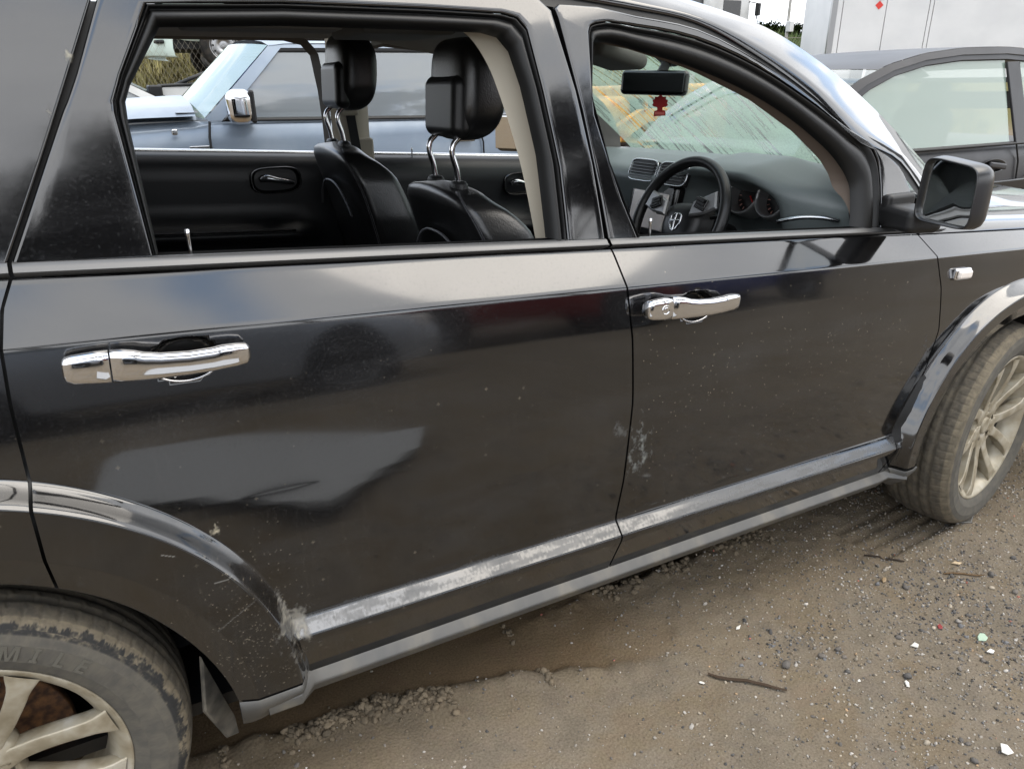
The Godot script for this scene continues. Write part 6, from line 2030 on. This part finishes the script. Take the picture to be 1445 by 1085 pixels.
func build_yard() -> void:
	# box body of a lorry on its wheels
	var o = thing("box_lorry", "pale grey box lorry body with panel seams and red warning diamond", "lorry", Vector3(12.5, 0, -9.0), deg_to_rad(-35.0))
	var seams = [0.0, 0.12, 0.87, 1.60, 1.67, 3.4, 5.1, 6.6, 7.6]
	for i in seams.size() - 1:
		var a: float = seams[i] + 0.006
		var b: float = seams[i + 1] - 0.006
		obj("side_panel", MB.new().box(Vector3((a + b) / 2, 2.72, -0.02), Vector3(b - a, 2.44, 0.04), Basis(), 0.004), M.box_paint, o)
	obj("box_core", MB.new().box(Vector3(3.8, 2.72, -1.25), Vector3(7.56, 2.40, 2.38), Basis(), 0.01), M.box_paint, o)
	for x in [0.0, 7.6]:
		obj("corner_post", MB.new().box(Vector3(x - 0.02, 2.70, -0.04), Vector3(0.10, 2.56, 0.10), Basis(), 0.01), M.steel, o)
	obj("base_rail", MB.new().box(Vector3(3.8, 1.46, -0.02), Vector3(7.7, 0.09, 0.07), Basis(), 0.01), M.dark_plastic, o)
	obj("chassis", MB.new().box(Vector3(3.8, 1.1, -1.2), Vector3(7.2, 0.3, 0.9), Basis(), 0.02), M.dark_plastic, o)
	obj("warning_diamond", MB.new().box(Vector3(0.74, 2.72, 0.004), Vector3(0.10, 0.10, 0.004), Basis(Vector3.BACK, PI / 4)), mat(Color(0.80, 0.22, 0.18), 0.5), o)
	obj("latch", MB.new().pillow(Vector3(0.745, 2.87, 0.02), Vector3(0.10, 0.10, 0.05), Basis(), 0.02), M.white_paint, o)
	obj("latch", MB.new().pillow(Vector3(2.72, 2.90, 0.02), Vector3(0.10, 0.10, 0.05), Basis(), 0.02), M.white_paint, o)
	for x in [1.2, 5.2, 6.3]:
		plain_wheel(o, Vector3(x, 0.48, -0.3), 0.48, 0.3, M.steel, 8, 1.0)
	# wire fence
	var f = thing("wire_fence", "chain-link fence with pale posts at the foot of the grassy bank", "fence", Vector3(0, 0, -12.0))
	var wires = MB.new()
	var x0 = -7.0
	var x1 = 20.0
	var ht = 2.32
	var step = 0.085
	var lean = ht * 0.62
	var x = x0 - lean
	while x < x1:
		for s in [0.0, 1.0]:
			var a = Vector3(x + lean * s, 0.1, 0.002)
			var b = Vector3(x + lean * (1.0 - s), 0.1 + ht, 0.002)
			if maxf(a.x, b.x) < x1 and minf(a.x, b.x) > x0:
				wires.grid(3, 1, func(u, w): return a.lerp(b, w) + Vector3(cos(u * TAU), 0.0, sin(u * TAU)) * 0.0021, null)
		x += step
	obj("wire_mesh", wires, M.wire, f).set_meta("kind", "stuff")
	for q in [-6.2, -2.1, 4.9, 8.4, 11.8, 15.15, 18.6]:
		obj("post", MB.new().box(Vector3(q, 1.7 if q == 15.15 else 1.25, 0.05), Vector3(0.11, 3.4 if q == 15.15 else 2.5, 0.10), Basis(Vector3.BACK, -0.02), 0.012), M.concrete, f)
	for y in [0.3, 1.3, 2.42]:
		obj("strand", MB.new().tube([Vector3(x0, y, 0), Vector3(6, y - 0.03, 0), Vector3(x1, y, 0)], 0.006, 5), M.wire, f)
	# slim lamp post beyond it and a white tractor unit
	var l = thing("lamp_post", "slim white post with a small box beyond the fence", "post", Vector3(16.9, 1.2, -14.2))
	obj("pole", MB.new().tube([Vector3(0, 0, 0), Vector3(0, 2.6, 0)], [0.05, 0.035], 10), M.concrete, l)
	obj("box", MB.new().pillow(Vector3(0.0, 1.62, 0.08), Vector3(0.16, 0.26, 0.14), Basis(), 0.02), M.white_paint, l)
	var t = thing("tractor_unit", "white lorry cab with black windows and mirror far beyond the fence", "lorry", Vector3(18.4, 0.9, -18.2))
	obj("cab", MB.new().pillow(Vector3(0.1, 2.1, -1.1), Vector3(1.9, 2.9, 2.3), Basis(), 0.18), M.white_paint, t)
	obj("windscreen", MB.new().pillow(Vector3(-0.78, 2.55, -1.1), Vector3(0.3, 1.0, 2.0), Basis(), 0.08), M.dark_gloss, t)
	obj("side_window", MB.new().pillow(Vector3(0.2, 2.6, 0.03), Vector3(0.75, 0.75, 0.06), Basis(), 0.02), M.dark_gloss, t)
	obj("engine_block", MB.new().pillow(Vector3(-0.75, 1.9, -0.9), Vector3(0.7, 0.9, 2.2), Basis(), 0.1), M.rubber, t)
	obj("mirror", MB.new().tube([Vector3(0.9, 2.95, 0.05), Vector3(1.12, 2.9, 0.22), Vector3(1.12, 2.45, 0.22)], 0.02, 6).pillow(Vector3(1.12, 2.72, 0.24), Vector3(0.10, 0.36, 0.18), Basis(), 0.03), M.dark_plastic, t)
	obj("chassis", MB.new().box(Vector3(1.0, 0.55, -1.1), Vector3(4.0, 0.3, 0.9), Basis(), 0.02), M.dark_plastic, t)
	for q in [-0.2, 2.3]:
		plain_wheel(t, Vector3(q, 0.5, -0.15), 0.5, 0.3, M.steel, 8, 1.0)


func build_grass() -> void:
	rng.seed = 44
	var tuft = SurfaceTool.new()
	tuft.begin(Mesh.PRIMITIVE_TRIANGLES)
	for i in 9:
		var a = rng.randf() * TAU
		var d = Vector3(cos(a), 0, sin(a))
		var side = d.cross(Vector3.UP) * rng.randf_range(0.010, 0.018)
		var base = d * rng.randf() * 0.06
		var h = rng.randf_range(0.25, 0.5)
		var mid = base + d * h * 0.18 + Vector3.UP * h * 0.6
		var tip = base + d * h * rng.randf_range(0.4, 0.7) + Vector3.UP * h
		for p in [base - side, base + side, mid + side * 0.7, base - side, mid + side * 0.7, mid - side * 0.7, mid - side * 0.7, mid + side * 0.7, tip]:
			tuft.set_normal((d * 0.5 + Vector3.UP).normalized())
			tuft.add_vertex(p)
	var m = tuft.commit()
	var xf = []
	var cols = []
	for i in 30000:
		var x = rng.randf_range(-5, 24)
		var z = -12.2 - 4.8 * pow(rng.randf(), 0.8)
		var s = rng.randf_range(0.5, 1.05)
		xf.append(Transform3D(Basis(Vector3.UP, rng.randf() * TAU).scaled(Vector3(s, s * rng.randf_range(0.7, 1.3), s)), Vector3(x, ground_y(x, z) - 0.02, z)))
		var n = gm.get_noise_2d(x * 0.5, z * 0.8)
		var green = smoothstep(9.0, 13.0, x + 2.0 * n) * smoothstep(-13.4, -14.8, z + 0.5 * n)
		var c = Color(0.30, 0.26, 0.10).lerp(Color(0.11, 0.17, 0.045), clampf(green + 0.15 * n, 0, 1))
		cols.append(c * rng.randf_range(0.7, 1.25))
	multi("grass", m, xf, cols, M.grass)
	# bushes on top of the bank
	for q in [[17.3, -15.4, 0.5, "low bright green bush on the bank above the fence"], [19.4, -16.2, 0.8, "taller dark green bush beside the lorry box on the bank"], [15.0, -15.8, 0.35, "small ragged weed clump on the bank beside the white lorry cab"]]:
		var o = thing("bush", q[3], "bush", Vector3(q[0], ground_y(q[0], q[1]) - 0.1, q[1]))
		leaves(o, "foliage", Vector3(0, q[2] * 0.6, 0), Vector3(q[2] * 1.3, q[2] * 0.75, q[2]), 2600, 0.07, Color(0.16, 0.25, 0.06), int(q[0] * 10))
		for k in 5:
			var a = TAU * k / 5.0
			obj("stem", MB.new().tube([Vector3.ZERO, Vector3(cos(a) * 0.2, q[2] * 0.4, sin(a) * 0.2), Vector3(cos(a) * 0.45, q[2] * 0.9, sin(a) * 0.45)], [0.03, 0.02, 0.008], 6), M.bark, o)


func leaf_mesh() -> ArrayMesh:
	var st = SurfaceTool.new()
	st.begin(Mesh.PRIMITIVE_TRIANGLES)
	rng.seed = 3
	for i in 5:
		var b = Basis(Vector3(rng.randfn(), rng.randfn(), rng.randfn()).normalized(), rng.randf() * TAU)
		var at = Vector3(rng.randfn(), rng.randfn(), rng.randfn()) * 0.5
		for p in [Vector3(-0.5, 0, 0), Vector3(0, 0.05, 0.22), Vector3(0.6, 0, 0), Vector3(-0.5, 0, 0), Vector3(0.6, 0, 0), Vector3(0, 0.05, -0.22)]:
			st.set_normal(b * Vector3.UP)
			st.add_vertex(at + b * p)
	return st.commit()


var leaf: ArrayMesh


func leaves(o: Node3D, called: String, at: Vector3, size: Vector3, count: int, s: float, col: Color, seed_: int) -> void:
	if leaf == null:
		leaf = leaf_mesh()
	rng.seed = seed_
	var f = noise(seed_, 0.9, 3)
	var xf = []
	var cols = []
	while xf.size() < count:
		var d = Vector3(rng.randf_range(-1, 1), rng.randf_range(-1, 1), rng.randf_range(-1, 1))
		if d.length() > 1.0 + 0.45 * f.get_noise_3dv(d * 2.2):
			continue
		if f.get_noise_3dv(d * size * 2.0 + Vector3.ONE * 30) < -0.06 + 0.1 * (1.0 - d.length()):
			continue
		var k = s * rng.randf_range(0.6, 1.4)
		xf.append(Transform3D(Basis(Vector3(rng.randfn(), rng.randfn(), rng.randfn()).normalized(), rng.randf() * TAU).scaled(Vector3.ONE * k), at + d * size))
		cols.append(col * rng.randf_range(0.65, 1.35))
	multi(called, leaf, xf, cols, M.leaf, o)


func umbrella_tree(label: String, at: Vector3, h: float, r: float, seed_: int) -> void:
	var o = thing("umbrella_tree", label, "tree", at)
	rng.seed = seed_
	var base = [Vector3(0, -0.1, 0), Vector3(0.1, h * 0.2, 0.05), Vector3(-0.05, h * 0.42, 0.1), Vector3(0.1, h * 0.55, 0.0)]
	obj("trunk", MB.new().tube(smooth(base, 4), [0.26, 0.25, 0.24, 0.23, 0.22, 0.21, 0.2, 0.2, 0.19, 0.18, 0.17, 0.16, 0.14], 12), M.bark, o)
	var n = 7
	for k in n:
		var a = TAU * k / n + rng.randf_range(-0.3, 0.3)
		var reach = r * rng.randf_range(0.6, 1.0)
		var top = Vector3(cos(a) * reach, h * rng.randf_range(0.74, 0.95), sin(a) * reach)
		var from: Vector3 = base[2].lerp(base[3], rng.randf())
		obj("limb", MB.new().tube(smooth([from, from.lerp(top, 0.4) + Vector3(0, h * 0.04, 0), top], 5), [0.11, 0.10, 0.09, 0.085, 0.075, 0.065, 0.055, 0.045, 0.035, 0.03, 0.02], 8), M.bark, o)
		for j in 3:
			var q = top + Vector3(rng.randfn() * 0.25 * r * 0.5, rng.randfn() * 0.3, rng.randfn() * 0.25 * r * 0.5)
			obj("twig", MB.new().tube([from.lerp(top, 0.65), q], [0.03, 0.01], 5), M.bark, o)
			leaves(o, "crown", q, Vector3(r * 0.34, h * 0.075, r * 0.34), 620, 0.13, Color(0.055, 0.085, 0.03), seed_ * 100 + k * 10 + j)


func build_behind() -> void:
	# what the black paint, the chrome and the windows mirror: trees, parked cars, a loose bonnet on the dirt
	umbrella_tree("flat-topped tree behind the camera, mirrored in the rear pillar", Vector3(-1.4, 0, 16.0), 9.4, 3.6, 1)
	umbrella_tree("wide flat-topped tree mirrored in the off-roader's side glass", Vector3(4.6, 0, 19.0), 10.6, 4.2, 2)
	umbrella_tree("dense flat-topped tree mirrored in the middle pillars", Vector3(11.0, 0, 15.0), 9.8, 3.8, 3)
	umbrella_tree("flat-topped tree farthest along the yard, mirrored in the fender", Vector3(20.0, 0, 16.0), 9.4, 4.0, 4)
	reflected_car("silver_car", "silver car parked across the yard, mirrored in the rear door", Vector3(0.6, 0, 5.2), 0.08, M.silver)
	reflected_car("red_car", "red car behind the silver one, mirrored in the rear door", Vector3(5.0, 0, 7.4), 0.2, M.red_paint)
	reflected_car("blue_car", "blue car farthest across the yard, mirrored below the front door's ridge", Vector3(9.0, 0, 8.2), 0.1, M.blue_paint)
	var b = thing("loose_bonnet", "dull grey bonnet panel lying on the dirt, mirrored in the rear door", "car panel", Vector3(0.8, 0.0, 1.8))
	var line = [Vector2(0.14, 2.47), Vector2(0.23, 2.77), Vector2(0.62, 2.60), Vector2(1.07, 2.35), Vector2(1.57, 1.96), Vector2(1.36, 1.43), Vector2(1.10, 1.19), Vector2(0.95, 1.05), Vector2(0.88, 1.02), Vector2(0.80, 1.05), Vector2(0.64, 1.24), Vector2(0.31, 1.60), Vector2(0.07, 1.80)]
	obj("skin", MB.new().slab(line.map(func(q): return Vector2(q.x - 0.8, 1.8 - q.y)), 0.03, Transform3D(Basis(Vector3.RIGHT, -PI / 2), Vector3(0, 0.085, 0)), 0.008), M.dull_grey, b)
	var ring = []
	for k in 25:
		ring.append(Vector3(-0.05 + 0.13 * cos(TAU * k / 24.0), 0.10, -0.53 + 0.045 * sin(TAU * k / 24.0)))
	obj("vent", MB.new().tube(ring, 0.012, 8, false), M.rubber, b)
	obj("stiffener", MB.new().box(Vector3(0.0, 0.045, -0.1), Vector3(0.9, 0.05, 0.06)).box(Vector3(0.1, 0.035, 0.3), Vector3(0.8, 0.07, 0.06)), M.rubber, b)


func _ready() -> void:
	build_light()
	build_materials()
	build_ground()
	var car = thing("people_carrier", "black people carrier with open windows, dusty doors and chrome handles, nearest the camera", "car")
	build_body(car)
	build_wheels(car)
	build_interior(car)
	build_suv()
	build_sedan()
	build_raised_truck()
	build_wrecks()
	build_loader()
	build_yard()
	build_behind()
	build_grass()
	build_gravel()
	build_litter()
